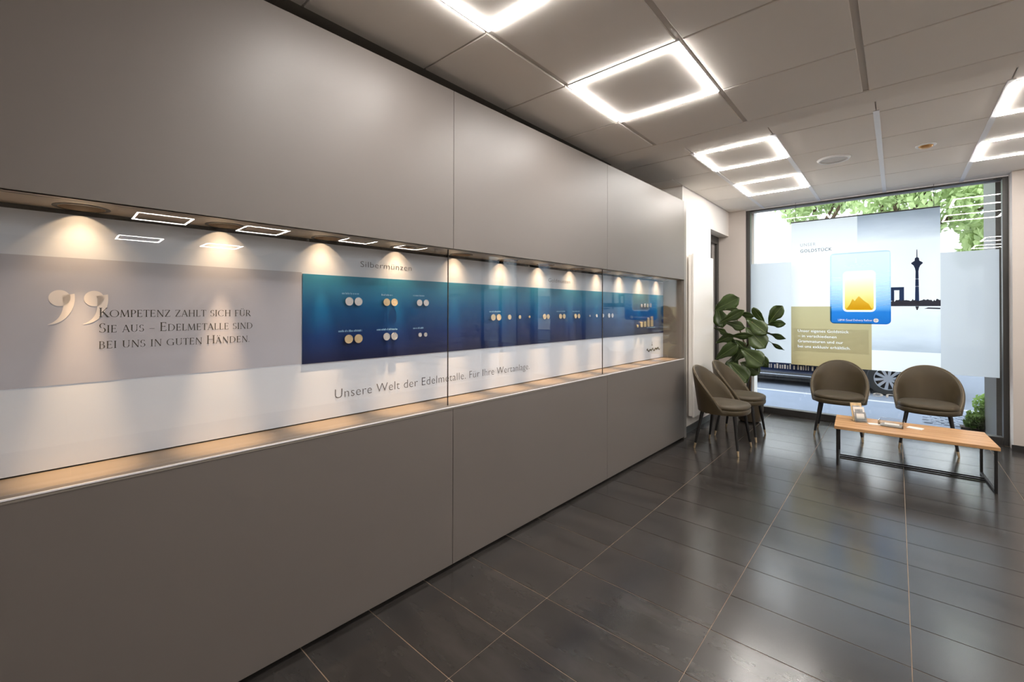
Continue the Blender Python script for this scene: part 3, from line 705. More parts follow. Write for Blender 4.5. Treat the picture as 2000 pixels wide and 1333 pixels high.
MB().lathe([(.0005, -.030), (.022, -.028), (.040, -.020), (.049, -.006), (.049, 0)], 32).build('detector_dome', 'detector_brass', de, smooth='auto')

# ================================================================== RADIATOR
ra = thing('radiator', 'tall white flat panel radiator on the side wall', 'radiator', (X_SIDE, 5.02, .18))
box('front_panel', 'radiator_white', (.060, .082, 0, .70, 0, 1.85), ra, bevel=.008, seg=3)
box('body', 'radiator_white', (.018, .058, .01, .69, .01, 1.84), ra, bevel=.004)
for z in (.25, 1.6):
    for y in (.12, .58): box('bracket', 'radiator_white', (.0015, .02, y-.02, y+.02, z, z+.06), ra)
MB().tube([(.04, .62, .012), (.04, .62, -.06), (.012, .62, -.06)], .010).build('pipe', 'chrome', ra, smooth='auto')

# ================================================================== POSTER IN THE WINDOW
py = 6.640
po = thing('window_poster', 'large hanging poster with gold bar card and tower photograph in the window', 'poster')
PX0, PX1, PZ0, PZ1 = -1.028, .358, .69, 2.525
PM, PGX, PGZ, PSZ = -.352, -.222, 1.438, 0.925
def pq(nm, m, x0, x1, z0, z1, y=py): return flat(nm, [[(x0, z0), (x1, z0), (x1, z1), (x0, z1)]], m, po, y)
CARD = (-.618, -.050, 1.228, 2.088)
def minus(r, h):
    x0, x1, z0, z1 = r; a0, a1, b0, b1 = h; o = []
    a0, a1, b0, b1 = max(a0, x0), min(a1, x1), max(b0, z0), min(b1, z1)
    if a0 >= a1 or b0 >= b1: return [r]
    for q in ((x0, a0, z0, z1), (a1, x1, z0, z1), (a0, a1, z0, b0), (a0, a1, b1, z1)):
        if q[1]-q[0] > 1e-4 and q[3]-q[2] > 1e-4: o.append(q)
    return o
CIN = (CARD[0]+.014, CARD[1]-.014, CARD[2]+.014, CARD[3]-.014)
def sheet(nm, m, r, y=py):
    return flat(nm, [[(a, c), (b, c), (b, d), (a, d)] for a, b, c, d in minus(r, CIN)], m, po, y)
sheet('white_field', 'poster_white', (PX0, PM, PGZ, PZ1))
sheet('sky_picture', 'poster_sky', (PM, PX1, PGZ, PZ1))
sheet('water_picture', 'poster_water', (PGX, PX1, PSZ, PGZ))
sheet('white_field', 'poster_white', (PGX, PX1, PZ0, PSZ))
def gold_field():
    '''gold print with the lettering left blank, over a plain white sheet'''
    zt = 1.165
    tot = [minus((PX0, PGX, zt, PGZ), CIN), [(PX0, PGX, PZ0, .86)]]
    flat('gold_field', [[(a, c), (b, c), (b, d), (a, d)] for l in tot for a, b, c, d in l], 'poster_gold', po, py)
    lines = (('Unser eigenes Goldstück', -.435), ('– in verschiedenen', -.555), ('Grammaturen und nur', -.49), ('bei uns exklusiv erhältlich.', -.42))
    for k, (tx_, x1) in enumerate(lines):
        zb = 1.112-.066*k
        zlo, zhi = (.86 if k == 3 else zb-.022), (zt if k == 0 else zb+.044)
        cu = bpy.data.curves.new('gold_field', 'FONT'); cu.body = tx_; cu.size = 1.0; cu.resolution_u = 2
        to = bpy.data.objects.new('gold_field', cu); COL.objects.link(to)
        bpy.context.view_layer.objects.active = to; to.select_set(True)
        bpy.ops.object.convert(target='CURVE'); c2 = to.data
        xs = [(p.co.x if sp_.type != 'BEZIER' else 0) for sp_ in c2.splines for p in (sp_.points if sp_.type != 'BEZIER' else sp_.bezier_points)]
        xs = [p.co.x for sp_ in c2.splines for p in (sp_.bezier_points if sp_.type == 'BEZIER' else sp_.points)]
        a, b = min(xs), max(xs); kx = (x1+.955)/(b-a); kz = .036/.73
        inv = lambda X, Z: ((X+.955)/kx+a, (Z-zb)/kz)
        sp_ = c2.splines.new('POLY'); sp_.points.add(3); sp_.use_cyclic_u = True
        for q, (X, Z) in zip(sp_.points, ((PX0, zlo), (PGX, zlo), (PGX, zhi), (PX0, zhi))): q.co = (*inv(X, Z), 0, 1)
        c2.dimensions = '2D'; c2.fill_mode = 'BOTH'
        dg = bpy.context.evaluated_depsgraph_get(); me = bpy.data.meshes.new_from_object(to.evaluated_get(dg))
        bpy.data.objects.remove(to)
        for v in me.vertices: v.co = (-.955+(v.co.x-a)*kx, py, zb+v.co.y*kz)
        me.materials.clear(); me.update(); link('gold_text_strip', me, 'poster_gold', po)
    flat('text_sheet', [[(PX0+.03, .87), (PGX-.03, .87), (PGX-.03, 1.16), (PX0+.03, 1.16)]], 'poster_white', po, py+.0015)
gold_field()
MB().tube([(PX0, py+.001, PZ1), (PX1, py+.001, PZ1)], .007, 8).build('top_rod', 'frame_dark', po)
for x in (PX0+.05, PX1-.05): MB().tube([(x, py+.001, PZ1), (x, py+.001, H2)], .0022, 6).build('hanging_wire', 'frame_dark', po)
def ring(nm, A_, B_, m, y):
    n = len(A_); return flat(nm, [[A_[k], A_[(k+1) % n], B_[(k+1) % n], B_[k]] for k in range(n)], m, po, y)
RO, RE, RI = rrect(*CARD, .045), rrect(-.492, -.184, 1.372, 1.862, .045), rrect(-.474, -.202, 1.392, 1.842, .03)
ring('card', RO, RE, 'poster_card', py-.003)
ring('ingot_edge', RE, RI, 'poster_line', py-.003)
flat('ingot', [RI], 'poster_ingot', po, py-.003)
flat('ingot_motif', [[(-.46, 1.40), (-.216, 1.40), (-.25, 1.47), (-.29, 1.50), (-.34, 1.56), (-.38, 1.50), (-.40, 1.53), (-.42, 1.47)]], 'poster_peak', po, py-.0045)
wl = []
for k in range(9):
    z = 1.42+k*.045; p = None
    for q in range(17):
        t = q/16; x = -.612+.556*t
        zz = z+.05*t*t+.012*math.sin(6*t+k)
        if p and (x < -.50 or x > -.17): wl.append([(p[0], p[1]-.0022), (x, zz-.0022), (x, zz+.0022), (p[0], p[1]+.0022)])
        p = (x, zz)
flat('card_waves', wl, 'poster_line', po, py-.0052)['kind'] = 'stuff'
flat('card_logo', script(-.47, -.22, 1.925, .012, w=.010)+[[(-.372, 1.955), (-.358, 1.955), (-.364, 2.02), (-.366, 2.02)]], 'poster_line', po, py-.0052)
text('card_text', 'LBMA Good Delivery Refiner', 'sign_white', po, -.538, -.215, 1.262, .024, py-.0052)
flat('card_emblem', [[(-.183+.024*math.cos(2*PI*k/20), 1.272+.024*math.sin(2*PI*k/20)) for k in range(20)]], 'sign_white', po, py-.0052)
flat('card_emblem_lines', [[(-.1845, 1.25), (-.1815, 1.25), (-.1815, 1.294), (-.1845, 1.294)], [(-.205, 1.2705), (-.161, 1.2705), (-.161, 1.2735), (-.205, 1.2735)]], 'poster_navy', po, py-.0056)
# tower, buildings, tree line
TXc = .170
tow = [(-.003, 2.07), (-.004, 1.985), (-.016, 1.975), (-.020, 1.945), (-.046, 1.925), (-.048, 1.915), (-.028, 1.893), (-.018, 1.865), (-.012, 1.83), (-.017, 1.50), (-.022, 1.47)]
flat('tower', [[(TXc+x, z) for x, z in tow]+[(TXc-x, z) for x, z in tow[::-1]]], 'poster_navy', po, py-.003)
flat('tower_bands', [[(TXc-.02, z), (TXc+.02, z), (TXc+.02, z+.007), (TXc-.02, z+.007)] for z in (1.738, 1.655)], 'poster_line', po, py-.0038)
flat('gate_building', [[(-.05, 1.50), (-.05, 1.655), (.062, 1.655), (.062, 1.50), (.022, 1.50), (.022, 1.62), (-.022, 1.62), (-.022, 1.50)]], 'poster_navy', po, py-.003)
rr = random.Random(3); top = []
n = 40
for k in range(n+1):
    x = -.05+(PX1+.05)*k/n; top.append((x, 1.488+.022*rr.random()+(.012 if rr.random() < .3 else 0)))
flat('shore_line', [[(top[k][0], 1.438), (top[k+1][0], 1.438), top[k+1], top[k]] for k in range(n)], 'poster_ink', po, py-.0034)
flat('tower_reflection', [[(.155, 1.436), (.186, 1.436), (.175, 1.395), (.165, 1.395)], [(.225, 1.41), (.355, 1.405), (.355, 1.42), (.26, 1.424)]], 'poster_ink', po, py-.0034)
text('poster_heading', 'UNSER', 'poster_text', po, -.925, -.765, 2.205, .040, py-.003, thin=.008, space=1.2)
text('poster_heading', 'GOLDSTÜCK', 'poster_ink', po, -.925, -.600, 2.128, .040, py-.003, space=1.15)

# ================================================================== CHAIRS
def chair(loc, rz, lab):
    t = thing('tub_chair', lab, 'chair', loc, rz, 'velvet tub chairs around the table')
    def outline(rx, ry, n=40):
        o = []
        for k in range(n):
            a = 2*PI*k/n; c, s_ = math.cos(a), math.sin(a); e = 2/2.5
            o.append((rx*abs(c)**e*(1 if c > 0 else -1), ry*abs(s_)**e*(1 if s_ > 0 else -1)))
        return o
    def pad(prof, rx, ry):
        b = MB(); n = 40; vs = []
        for k, z in prof:
            vs += [(x*k, y*k-.012, z) for x, y in outline(rx, ry)]
        m = len(prof)
        b.add(vs, [(i*n+q, i*n+(q+1) % n, (i+1)*n+(q+1) % n, (i+1)*n+q) for i in range(m-1) for q in range(n)]+[tuple(range(n-1, -1, -1)), tuple((m-1)*n+q for q in range(n))])
        return b
    pad([(.80, .368), (.92, .368), (.975, .374), (1.0, .386), (1.0, .410), (.985, .418), (.95, .420)], .232, .234).build('seat_base', 'velvet', t, smooth=True)
    pad([(.95, .418), (.99, .421), (1.01, .429), (1.012, .442), (.99, .453), (.93, .462), (.8, .468), (.5, .472), (.2, .473)], .228, .232).build('seat_cushion', 'velvet', t, smooth=True)
    # backrest shell
    b = MB(); nt_ = 44; rows = []
    th0 = math.radians(118)
    rim = []
    for i in range(nt_+1):
        th = -th0+2*th0*i/nt_
        yy = math.cos(th)
        u = max(0.0, min(1.0, (yy*.27+.075)/.345))
        zt = .405+.400*(u**.88)
        zb = .372
        R = lambda z, off: .238+.062*(z-.37)/.43-off
        prof = []
        for k in range(5):
            z = zb+(zt-.012-zb)*k/4; prof.append((R(z, -.008), z))
        for k in range(1, 4):
            a = PI*k/4; prof.append((R(zt, .010)+.018*math.cos(a), zt-.012+.015*math.sin(a)))
        for k in range(5):
            z = zt-.012-(zt-.012-zb)*k/4; prof.append((R(z, .028), z))
        rows.append([(r*math.sin(th), r*math.cos(th)*.94-.002, z) for r, z in prof])
        rr_ = R(zt, .010); rim.append((rr_*math.sin(th), rr_*math.cos(th)*.94-.002, zt+.004))
    m = len(rows[0]); vs = [v for r in rows for v in r]
    fs = [(i*m+k, i*m+(k+1) % m, (i+1)*m+(k+1) % m, (i+1)*m+k) for i in range(nt_) for k in range(m)]
    fs += [tuple(range(m)), tuple(nt_*m+k for k in range(m-1, -1, -1))]
    b.add(vs, fs).build('backrest', 'velvet', t, smooth='auto')
    MB().tube(rim, .0032, 8).build('piping', 'velvet_piping', t, smooth=True)
    for sx in (-1, 1):
        for sy in (-1, 1):
            a = Vector((sx*.155, sy*.150-.005, .370)); c = Vector((sx*.212, sy*.205, 0)); d = c-a
            tip = a+d*.86
            l = MB().tube([a, tip], [.018, .0115], 12).build('leg', 'leg_black', t, smooth='auto')
            MB().tube([tip, c], [.0118, .0085], 12).build('brass_tip', 'brass', l, smooth='auto')
    return t
chair((-1.325, 4.735, 0), math.radians(88), 'olive brown velvet tub chair nearest the grey display wall')
chair((-1.315, 5.345, 0), math.radians(90), 'olive brown velvet tub chair in front of the potted fig')
chair((-.490, 6.085, 0), math.radians(2), 'olive brown velvet tub chair below the gold field of the poster')
chair((.232, 6.105, 0), math.radians(-2), 'olive brown velvet tub chair right of the wheel seen through the window')

# ================================================================== TABLE
TBX, TBY, TBR, TL, TD, TZ = .066, 5.160, math.radians(3.0), 1.012, .545, .352
tb = thing('coffee_table', 'low oak coffee table with black steel sled frame', 'table', (TBX, TBY, 0), TBR)
npl = 6
for k in range(npl):
    y0 = -TD/2+TD*k/npl; y1 = y0+TD/npl
    box('top_plank', 'oak', (-TL/2, TL/2, y0+.0004, y1-.0004, TZ-.026, TZ), tb, bevel=.0015, seg=1)
bs = .0088
for sx in (-1, 1):
    x = sx*(TL/2-.022)
    MB().box(x-bs, x+bs, -TD/2+.012, -TD/2+.012+2*bs, 0, TZ-.026).box(x-bs, x+bs, TD/2-.012-2*bs, TD/2-.012, 0, TZ-.026).box(x-bs, x+bs, -TD/2+.012+2*bs, TD/2-.012-2*bs, 0.0, 2*bs).box(x-bs, x+bs, -TD/2+.012+2*bs, TD/2-.012-2*bs, TZ-.026-2*bs, TZ-.026).build('sled_leg', 'steel_black', tb, bevel=.0015, seg=1)
for y in (.030, .085):
    box('stretcher', 'steel_black', (-TL/2+.033, TL/2-.033, y-.005, y+.005, .004, .015), tb, bevel=.0015, seg=1)
TM = Matrix.Translation((TBX, TBY, 0)) @ Matrix.Rotation(TBR, 4, 'Z')
def ontable(o, x, y, z=0, rz=0):
    o.matrix_world = TM @ Matrix.Translation((x, y, TZ+z)) @ Matrix.Rotation(rz, 4, 'Z'); return o
# brochure stand with leaflets
st = ontable(thing('brochure_stand', 'clear acrylic brochure stand at the left of the oak table', 'brochure stand'), -.325, .055, 0, math.radians(28))
MB().box(-.055, .055, -.045, .055, 0, .004).build('stand_base', 'acrylic', st)
b = MB(); b.add([(-.055, .01, .004), (.055, .01, .004), (.055, .055, .15), (-.055, .055, .15), (-.055, .014, .004), (.055, .014, .004), (.055, .059, .15), (-.055, .059, .15)], [(0, 1, 2, 3), (7, 6, 5, 4), (0, 4, 5, 1), (1, 5, 6, 2), (2, 6, 7, 3), (3, 7, 4, 0)]); b.build('stand_back', 'acrylic', st)
b = MB(); b.add([(-.055, -.02, .004), (.055, -.02, .004), (.055, 0.0, .045), (-.055, .0, .045), (-.055, -.016, .004), (.055, -.016, .004), (.055, .004, .045), (-.055, .004, .045)], [(0, 1, 2, 3), (7, 6, 5, 4), (0, 4, 5, 1), (1, 5, 6, 2), (2, 6, 7, 3), (3, 7, 4, 0)]); b.build('stand_lip', 'acrylic', st)
for k, (m, h, dx) in enumerate((('paper_warm', .165, -.006), ('paper_white', .13, .008), ('paper_photo', .085, .012))):
    t = ontable(thing('leaflet', ['warm-toned upright leaflet at the back of the acrylic stand', 'white upright leaflet in the middle of the acrylic stand', 'grey picture leaflet at the front of the acrylic stand'][k], 'leaflet', group='leaflets in the acrylic stand'), -.325, .055, 0, math.radians(28))
    y0, sl = .006-.006*k, .30
    b = MB(); c0, c1 = .006, h
    b.add([(-.046+dx, y0+sl*c0, c0), (.046+dx, y0+sl*c0, c0), (.046+dx, y0+sl*c1, c1), (-.046+dx, y0+sl*c1, c1), (-.046+dx, y0+sl*c0+.002, c0), (.046+dx, y0+sl*c0+.002, c0), (.046+dx, y0+sl*c1+.002, c1), (-.046+dx, y0+sl*c1+.002, c1)], [(0, 1, 2, 3), (7, 6, 5, 4), (0, 4, 5, 1), (1, 5, 6, 2), (2, 6, 7, 3), (3, 7, 4, 0)])
    b.build('leaflet_sheet', m, t)
    b = MB(); a0, a1 = h*.35, h*.85
    b.add([(-.034+dx, y0+sl*a0-.0006, a0), (.030+dx, y0+sl*a0-.0006, a0), (.030+dx, y0+sl*a1-.0006, a1), (-.034+dx, y0+sl*a1-.0006, a1)], [(0, 1, 2, 3)])
    b.build('leaflet_picture', 'paper_photo' if k != 2 else 'paper_white', t)
# low tray and loose brochures
tr = ontable(thing('acrylic_tray', 'low clear acrylic tray right of the brochure stand', 'tray'), -.105, .03, 0, math.radians(-8))
MB().box(-.085, .085, -.06, .06, 0, .004).box(-.085, .085, -.06, -.056, .004, .042).box(-.085, .085, .056, .06, .004, .062).box(-.085, -.081, -.056, .056, .004, .05).box(.081, .085, -.056, .056, .004, .05).build('tray_shell', 'acrylic', tr)
for k, (x, y, z, rz, m, w, d, lab) in enumerate(((-.105, .03, .0045, -8, 'paper_photo', .14, .10, 'grey picture brochure lying in the acrylic tray'), (-.100, .034, .0125, -4, 'paper_white', .10, .07, 'small white card on top of the brochure in the tray'),
                                          (-.225, .005, .0, 12, 'paper_white', .085, .06, 'white card lying between stand and tray'), (.055, .055, .0, -20, 'paper_white', .10, .075, 'white brochure lying right of the acrylic tray'))):
    o = ontable(thing('brochure', lab, 'brochure'), x, y, z, math.radians(rz))
    box('brochure_pages', 'paper_white', (-w/2, w/2, -d/2, d/2, 0, .006), o); box('brochure_cover', m, (-w/2, w/2, -d/2, d/2, .006, .0072), o)

# ================================================================== FIDDLE-LEAF FIG
PLX, PLY = -1.385, 6.07
pl = thing('potted_fig', 'fiddle-leaf fig in a dark round pot beside the window', 'potted plant', (0, 0, 0))
MB().lathe([(.0005, .002), (.10, .002), (.125, .02), (.150, .14), (.158, .30), (.150, .31), (.144, .30), (.140, .27), (.0005, .268)], 36, (PLX, PLY, 0)).build('pot', 'pot', pl, smooth='auto')
MB().lathe([(.0005, .272), (.139, .272), (.139, .268)], 24, (PLX, PLY, 0)).build('soil', 'soil', pl)
stems = [[(PLX, PLY, .27), (PLX+.01, PLY, .55), (PLX-.02, PLY+.01, .85), (PLX-.10, PLY, 1.10), (PLX-.16, PLY-.02, 1.36)],
         [(PLX+.005, PLY, .62), (PLX+.07, PLY-.02, .90), (PLX+.16, PLY-.04, 1.10), (PLX+.205, PLY-.05, 1.20)],
         [(PLX-.03, PLY, .92), (PLX+.03, PLY-.08, 1.12), (PLX+.06, PLY-.10, 1.26)]]
for k, s_ in enumerate(stems): MB().tube(s_, [.014, .012, .010, .008, .006][:len(s_)] if k == 0 else [.009, .008, .007, .005][:len(s_)], 8).build('stem', 'bark', pl, smooth=True)
def leaf(base, tip, w, roll, droop=.12):
    ax = tip-base; L = ax.length; ax.normalize()
    side = ax.cross(Vector((0, -1, .35))).normalized(); nrm = side.cross(ax).normalized()
    q = Matrix.Rotation(roll, 3, ax); side = q @ side; nrm = q @ nrm
    n, vs = 9, []
    for i in range(n+1):
        t = i/n
        hw = w*.5*(math.sin(PI*min(1, t**1.35*.97+.03)))**.62*(.55+.6*t) if 0 < i < n else (.004 if i == 0 else .012)
        if .28 < t < .45: hw *= .88
        for j in (-1, -.5, 0, .5, 1):
            z = droop*L*(-(t-.35)**2)+.10*w*abs(j)+.012*math.sin(9*t+j*2)*abs(j)
            vs.append(base+ax*(L*t)+side*(hw*j)+nrm*z)
    fs = [(i*5+k, i*5+k+1, (i+1)*5+k+1, (i+1)*5+k) for i in range(n) for k in range(4)]
    b = MB().add(vs, fs)
    me = b.mesh('leaf'); o = link('leaf', me, 'leaf', pl, smooth=True)
    md = o.modifiers.new('thickness', 'SOLIDIFY'); md.thickness = .0016
    MB().tube([vs[i*5+2]+nrm*.0006 for i in range(n+1)], [.0035-.0025*i/n for i in range(n+1)], 5).build('midrib', 'leaf_rib', o)
LEAVES = [(-1.784, 6.030, 1.390, -1.472, 5.930, 1.543, 0.227, 0.30), (-1.643, 5.970, 1.404, -1.457, 5.870, 1.391, 0.080, 0.90),
          (-1.711, 5.950, 1.220, -1.401, 5.850, 1.385, 0.133, 0.70), (-1.537, 6.070, 1.352, -1.316, 5.970, 1.316, 0.100, 0.90),
          (-1.214, 6.070, 1.228, -1.327, 5.970, 1.416, 0.113, -0.40), (-1.172, 6.050, 1.229, -1.014, 5.950, 1.440, 0.167, 0.20),
          (-1.188, 6.080, 1.216, -0.989, 5.980, 1.235, 0.100, 0.50), (-1.205, 6.050, 1.122, -0.984, 5.950, 1.056, 0.080, 0.90),
          (-1.206, 6.030, 1.048, -0.996, 5.930, 0.919, 0.060, 1.10), (-1.402, 6.000, 1.289, -1.159, 5.900, 1.111, 0.200, 0.20),
          (-1.398, 5.980, 1.175, -1.171, 5.880, 0.942, 0.240, 0.10), (-1.642, 6.010, 1.233, -1.404, 5.910, 1.177, 0.133, 0.60),
          (-1.755, 5.970, 0.756, -1.475, 5.870, 0.968, 0.173, 0.40), (-1.556, 6.050, 0.738, -1.425, 5.950, 0.922, 0.160, 0.20),
          (-1.433, 5.910, 0.911, -1.179, 5.810, 0.741, 0.253, 0.20), (-1.323, 6.050, 0.896, -1.158, 5.950, 0.711, 0.147, 0.50),
          (-1.590, 5.950, 0.731, -1.357, 5.850, 0.518, 0.253, 0.10), (-1.466, 6.020, 0.735, -1.256, 5.920, 0.638, 0.200, 0.30),
          (-1.790, 6.050, 1.162, -1.614, 5.950, 1.092, 0.093, 0.80), (-1.661, 5.990, 1.063, -1.310, 5.890, 1.081, 0.107, 1.00),
          (-1.784, 6.070, 0.960, -1.547, 5.970, 1.075, 0.120, 0.50), (-1.564, 6.130, 1.008, -1.387, 6.030, 0.855, 0.160, 0.20),
          (-1.800, 6.170, 1.459, -1.696, 6.070, 1.164, 0.200, 0.00), (-1.679, 6.190, 1.094, -1.518, 6.090, 0.777, 0.187, 0.10),
          (-1.556, 6.190, 0.832, -1.628, 6.090, 0.584, 0.173, -0.20), (-1.367, 6.150, 1.107, -1.243, 6.050, 1.178, 0.120, 0.30),
          (-1.314, 6.170, 0.786, -1.350, 6.070, 0.568, 0.147, -0.20)]
for (x0, y0, z0, x1, y1, z1, w, ro_) in LEAVES: leaf(Vector((x0, y0, z0)), Vector((x1, y1, z1)), w, ro_)

# ================================================================== OUTSIDE
pv = struct(box('pavement', 'paving', (-14, 14, 6.96, 9.3, -.30, -.10)))
struct(box('street', 'asphalt', (-40, 40, 9.42, 24, -.34, -.17)))
struct(box('kerb_stone', 'kerb_stone', (-14, 14, 9.3, 9.42, -.30, -.10)))
struct(box('pavement_far', 'paving', (-40, 40, 17.0, 40, -.30, -.12)))
struct(box('wall_outer_right', 'stone_dark', (.800, 1.45, 6.965, 7.82, -.3, 3.4)))
struct(box('wall_outer_left', 'facade', (-2.3, -1.53, 6.965, 7.15, -.3, 3.4)))
struct(box('wall_outer_top', 'facade', (-2.6, XR, 6.965, 7.10, 2.86, 6.0)))
rr = random.Random(11)
cme = []
for k in range(3):
    m_ = MB().box(-.045, .045, -.045, .045, -.03, 0).mesh('cobble_stone')
    bm = bmesh.new(); bm.from_mesh(m_); bmesh.ops.bevel(bm, geom=bm.edges[:], offset=.012, segments=1, affect='EDGES'); bm.to_mesh(m_); bm.free(); m_.materials.append(MATS['cobble']); cme.append(m_)
for i in range(14):
    for j in range(9):
        o = bpy.data.objects.new('cobble_stone', rr.choice(cme)); COL.objects.link(o); o.parent = pv
        o.location = (.30+i*.102+(j % 2)*.05+rr.uniform(-.006, .006), 8.0+j*.102, -.10+.012+rr.uniform(-.004, .006)); o.rotation_euler = (0, 0, rr.uniform(-.12, .12))
box('planting_bed', 'soil', (.60, 1.45, 7.84, 8.0, -.10, -.07), pv)
def leafmass(nm, m, parent, blobs, n, size, seed):
    rr = random.Random(seed); b = MB()
    tot = sum(r for *_, r in blobs)
    for (cx, cy, cz, r) in blobs:
        for _ in range(int(n*r/tot)):
            while True:
                p = Vector((rr.uniform(-1, 1), rr.uniform(-1, 1), rr.uniform(-1, 1)))
                if .25 < p.length < 1: break
            c = Vector((cx, cy, cz))+p*r
            q = Euler((rr.uniform(0, 6.3), rr.uniform(0, 6.3), rr.uniform(0, 6.3))).to_matrix(); s_ = size*rr.uniform(.6, 1.3)
            b.add([c+q @ Vector(v) for v in ((-s_*.5, 0, 0), (0, -s_*.28, s_*.06), (s_*.55, 0, 0), (0, s_*.28, s_*.06))], [(0, 1, 2, 3)])
    me = b.mesh(nm); o = link(nm, me, m, parent); o['kind'] = 'stuff'; return o
bu = thing('shrub', 'bright green shrub at the foot of the dark outer pier', 'shrub', (.80, 7.92, -.10))
leafmass('foliage', 'bush_leaf', bu, [(0, 0, .16, .15), (.02, -.02, .34, .12), (-.08, -.04, .10, .10), (.10, .02, .16, .12)], 1100, .055, 5)
for k in range(4): MB().tube([(0, 0, 0), (.05*(k-1.5), .02*k-.03, .30)], [.006, .003], 6).build('stem', 'bark', bu)
def tree(loc, blobs, h, lab, seed, n=5200, sz=.20):
    t = thing('street_tree', lab, 'tree', loc, group='trees across the street')
    MB().tube([(0, 0, 0), (.05, 0, h*.5), (0, .05, h)], [.17, .13, .09], 10).build('trunk', 'bark', t, smooth=True)
    for k, (x, y, z, r) in enumerate(blobs[:5]): MB().tube([(0, .03, h*.85), (x*.6, y*.6, h*.5+z*.5), (x, y, z)], [.07, .05, .02], 6).build('branch', 'bark', t, smooth=True)
    leafmass('foliage', 'tree_leaf', t, blobs, n, sz, seed)
tree((-.1, 13.0, -.1), [(.7, 0, 3.9, .75), (1.5, 0, 3.6, .65), (-.2, .3, 4.1, .6), (.9, .4, 4.8, 1.0), (.2, 0, 4.9, .9), (1.45, 0, 2.95, .36), (2.1, .2, 4.2, .9), (1.25, .2, 2.62, .24)], 3.3, 'light green street tree above the right end of the poster', 21, 5200, .17)
tree((-2.0, 16.0, -.1), [(-.2, 0, 4.6, .55), (.7, .2, 4.9, .6), (-.9, .3, 5.3, .6), (.2, .4, 5.8, .9), (1.2, .2, 5.5, .7)], 3.6, 'light green street tree above the left half of the poster', 22, 3200, .18)
tree((4.5, 14.5, -.1), [(-.3, 0, 4.2, 1.0), (.8, 0, 4.6, 1.1), (-1.3, .3, 4.4, .9), (.2, .4, 5.4, 1.3)], 3.6, 'street tree hidden behind the right pier', 23, 2200, .2)
def building(x0, x1, Y, h, lab, wins, m='facade'):
    t = thing('town_house', lab, 'building', (x0, Y, -.15), group='houses across the street')
    box('facade_wall', m, (0, x1-x0, 0, 6, 0, h), t)
    for (a, b, c, d) in wins:
        f = box('house_window', 'kerb_stone', (a-.08, b+.08, -.06, .0, c-.08, d+.08), t); box('window_pane', 'facade_window', (a, b, -.075, -.061, c, d), f)
    return t
def grid(w, h, nx, nz):
    o = []
    for i in range(nx):
        for k in range(nz):
            x = w*(i+.5)/nx; z = 1.0+k*(h-1.0)/nz; o.append((x-.5, x+.5, z, z+1.5))
    return o
building(-15, -3.2, 26, 14, 'pale town house across the street on the left', grid(11.8, 14, 4, 4)[:12])
building(-3.2, 9, 27, 14, 'white town house across the street behind the trees', grid(12.2, 14, 5, 4))
building(9, 24, 26, 14, 'pale town house across the street on the right', grid(15, 14, 6, 4))
# ---- parked car (front to the right)
car = thing('parked_car', 'dark parked car with silver alloy wheels beyond the window', 'car', (-.12, 10.55, -.17))
def carbody():
    prof = [(-3.55, .30), (-3.60, .55), (-3.52, .80), (-3.35, .90), (.38, .86), (.66, .74), (.74, .56), (.70, .30), (.60, .24), (-3.45, .24)]
    b = MB(); n = len(prof); ys = [(0, .90), (-.10, .985), (-.10, 1.0)]
    W = 1.72; secs = []
    for (y, sc) in ((0.03, .94), (0.0, 1.0), (W, 1.0), (W-.03, .94)):
        secs.append([(x*1.0, y, .24+(z-.24)*(1 if sc == 1 else 1.02)) for x, z in prof])
    vs = [v for s_ in secs for v in s_]
    fs = [(i*n+k, i*n+(k+1) % n, (i+1)*n+(k+1) % n, (i+1)*n+k) for i in range(3) for k in range(n)]+[tuple(range(n)), tuple(3*n+k for k in range(n-1, -1, -1))]
    return b.add(vs, fs)
box('underbody_shade', 'tyre', (-3.3, .62, .06, 1.66, .10, .25), car)  # low black box, also stands in for the shadow under the car
carbody().build('car_body', 'car_paint', car, bevel=.03, seg=2)
b = MB(); b.add([(-3.2, .06, .88), (-.25, .06, .87), (-.95, .20, 1.42), (-2.75, .20, 1.44), (-3.2, 1.66, .88), (-.25, 1.66, .87), (-.95, 1.52, 1.42), (-2.75, 1.52, 1.44)], [(0, 1, 2, 3), (7, 6, 5, 4), (0, 4, 5, 1), (1, 5, 6, 2), (2, 6, 7, 3), (3, 7, 4, 0)]); b.build('cabin', 'car_paint', car, bevel=.05)
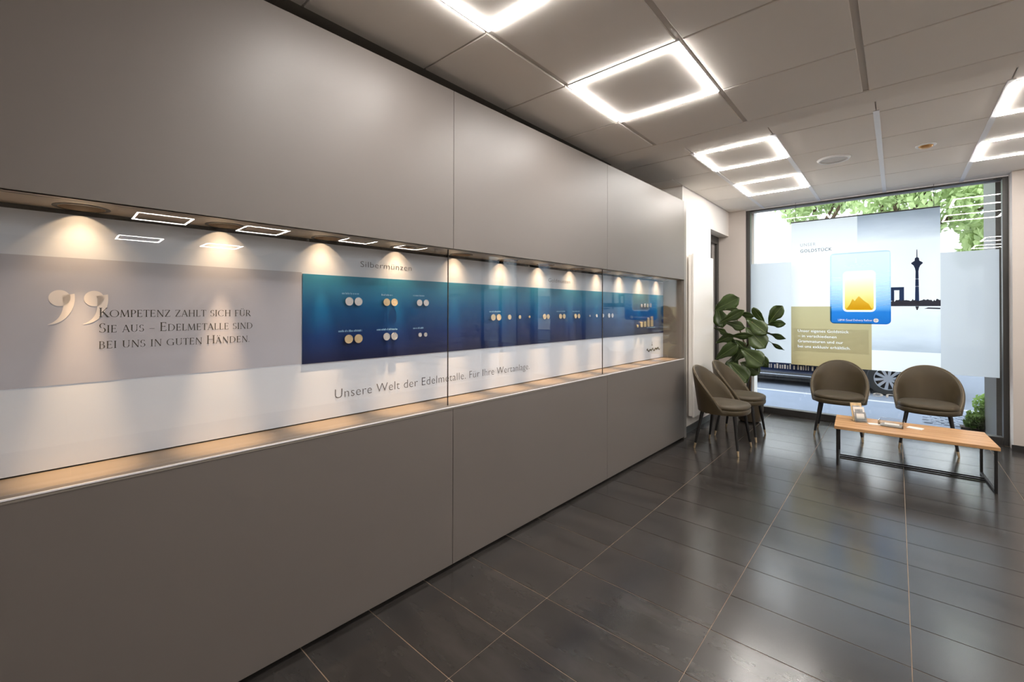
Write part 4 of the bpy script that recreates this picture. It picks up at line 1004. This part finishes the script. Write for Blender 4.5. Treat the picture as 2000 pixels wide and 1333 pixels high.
b = MB(); b.add([(-3.0, .05, .94), (-.5, .05, .94), (-1.0, .165, 1.36), (-2.7, .165, 1.38), (-3.0, .08, .94), (-.5, .08, .94), (-1.0, .19, 1.36), (-2.7, .19, 1.38)], [(0, 1, 2, 3), (7, 6, 5, 4), (0, 4, 5, 1), (1, 5, 6, 2), (2, 6, 7, 3), (3, 7, 4, 0)]); b.build('side_window', 'car_glass', car)
box('sill_trim', 'chrome', (-2.35, -.36, -.014, .0, .40, .425), car); box('sill', 'car_plastic', (-2.35, -.36, -.012, .02, .17, .27), car, bevel=.008)
box('sill_trim', 'chrome', (-2.35, -.36, -.018, -.012, .215, .235), car)
box('door_line', 'car_plastic', (-1.42, -1.41, -.002, .0, .30, .86), car)
box('head_lamp', 'chrome', (.50, .72, -.006, .20, .62, .74), car, bevel=.02); box('bumper', 'car_plastic', (.30, .76, -.004, 1.70, .20, .40), car, bevel=.03)
def wheel(x, y, sgn):
    w = MB().lathe([(.205, -.02), (.295, -.02), (.312, .0), (.312, .16), (.295, .18), (.205, .18)], 36, (x, y, .312), axis='y', close=True).build('wheel', 'tyre', car, smooth='auto')
    MB().lathe([(.192, -.018), (.208, -.018), (.208, .10), (.192, .10)], 36, (x, y, .312), axis='y', close=True).build('rim', 'alloy', w, smooth='auto')
    MB().lathe([(.0005, .06), (.195, .06), (.195, .08)], 30, (x, y, .312), axis='y').build('brake_disc', 'car_plastic', w)
    MB().lathe([(.0005, -.012), (.045, -.012), (.05, .02)], 20, (x, y, .312), axis='y').build('hub_cap', 'alloy', w, smooth='auto')
    for k in range(10):
        a = 2*PI*k/10+.15; c, s_ = math.cos(a), math.sin(a)
        P = [(.04, -.017), (.198, -.026), (.198, .026), (.04, .017)]
        MB().prism([(x+u*c-v*s_, .312+u*s_+v*c) for u, v in P], y-.014, y+.006).build('spoke', 'alloy', w)
box('wheel_arch', 'tyre', (-.40, .40, -.003, .01, .20, .70), car, bevel=.0) if False else None
MB().prism([(.385*math.cos(math.radians(a)), .312+.385*math.sin(math.radians(a))) for a in range(-14, 195, 8)], -.006, .012).build('wheel_arch', 'tyre', car)
MB().prism([(-2.65+.385*math.cos(math.radians(a)), .312+.385*math.sin(math.radians(a))) for a in range(-14, 195, 8)], -.006, .012).build('wheel_arch', 'tyre', car)
for x in (0, -2.65): wheel(x, -.03, 1); wheel(x, 1.57, 1)
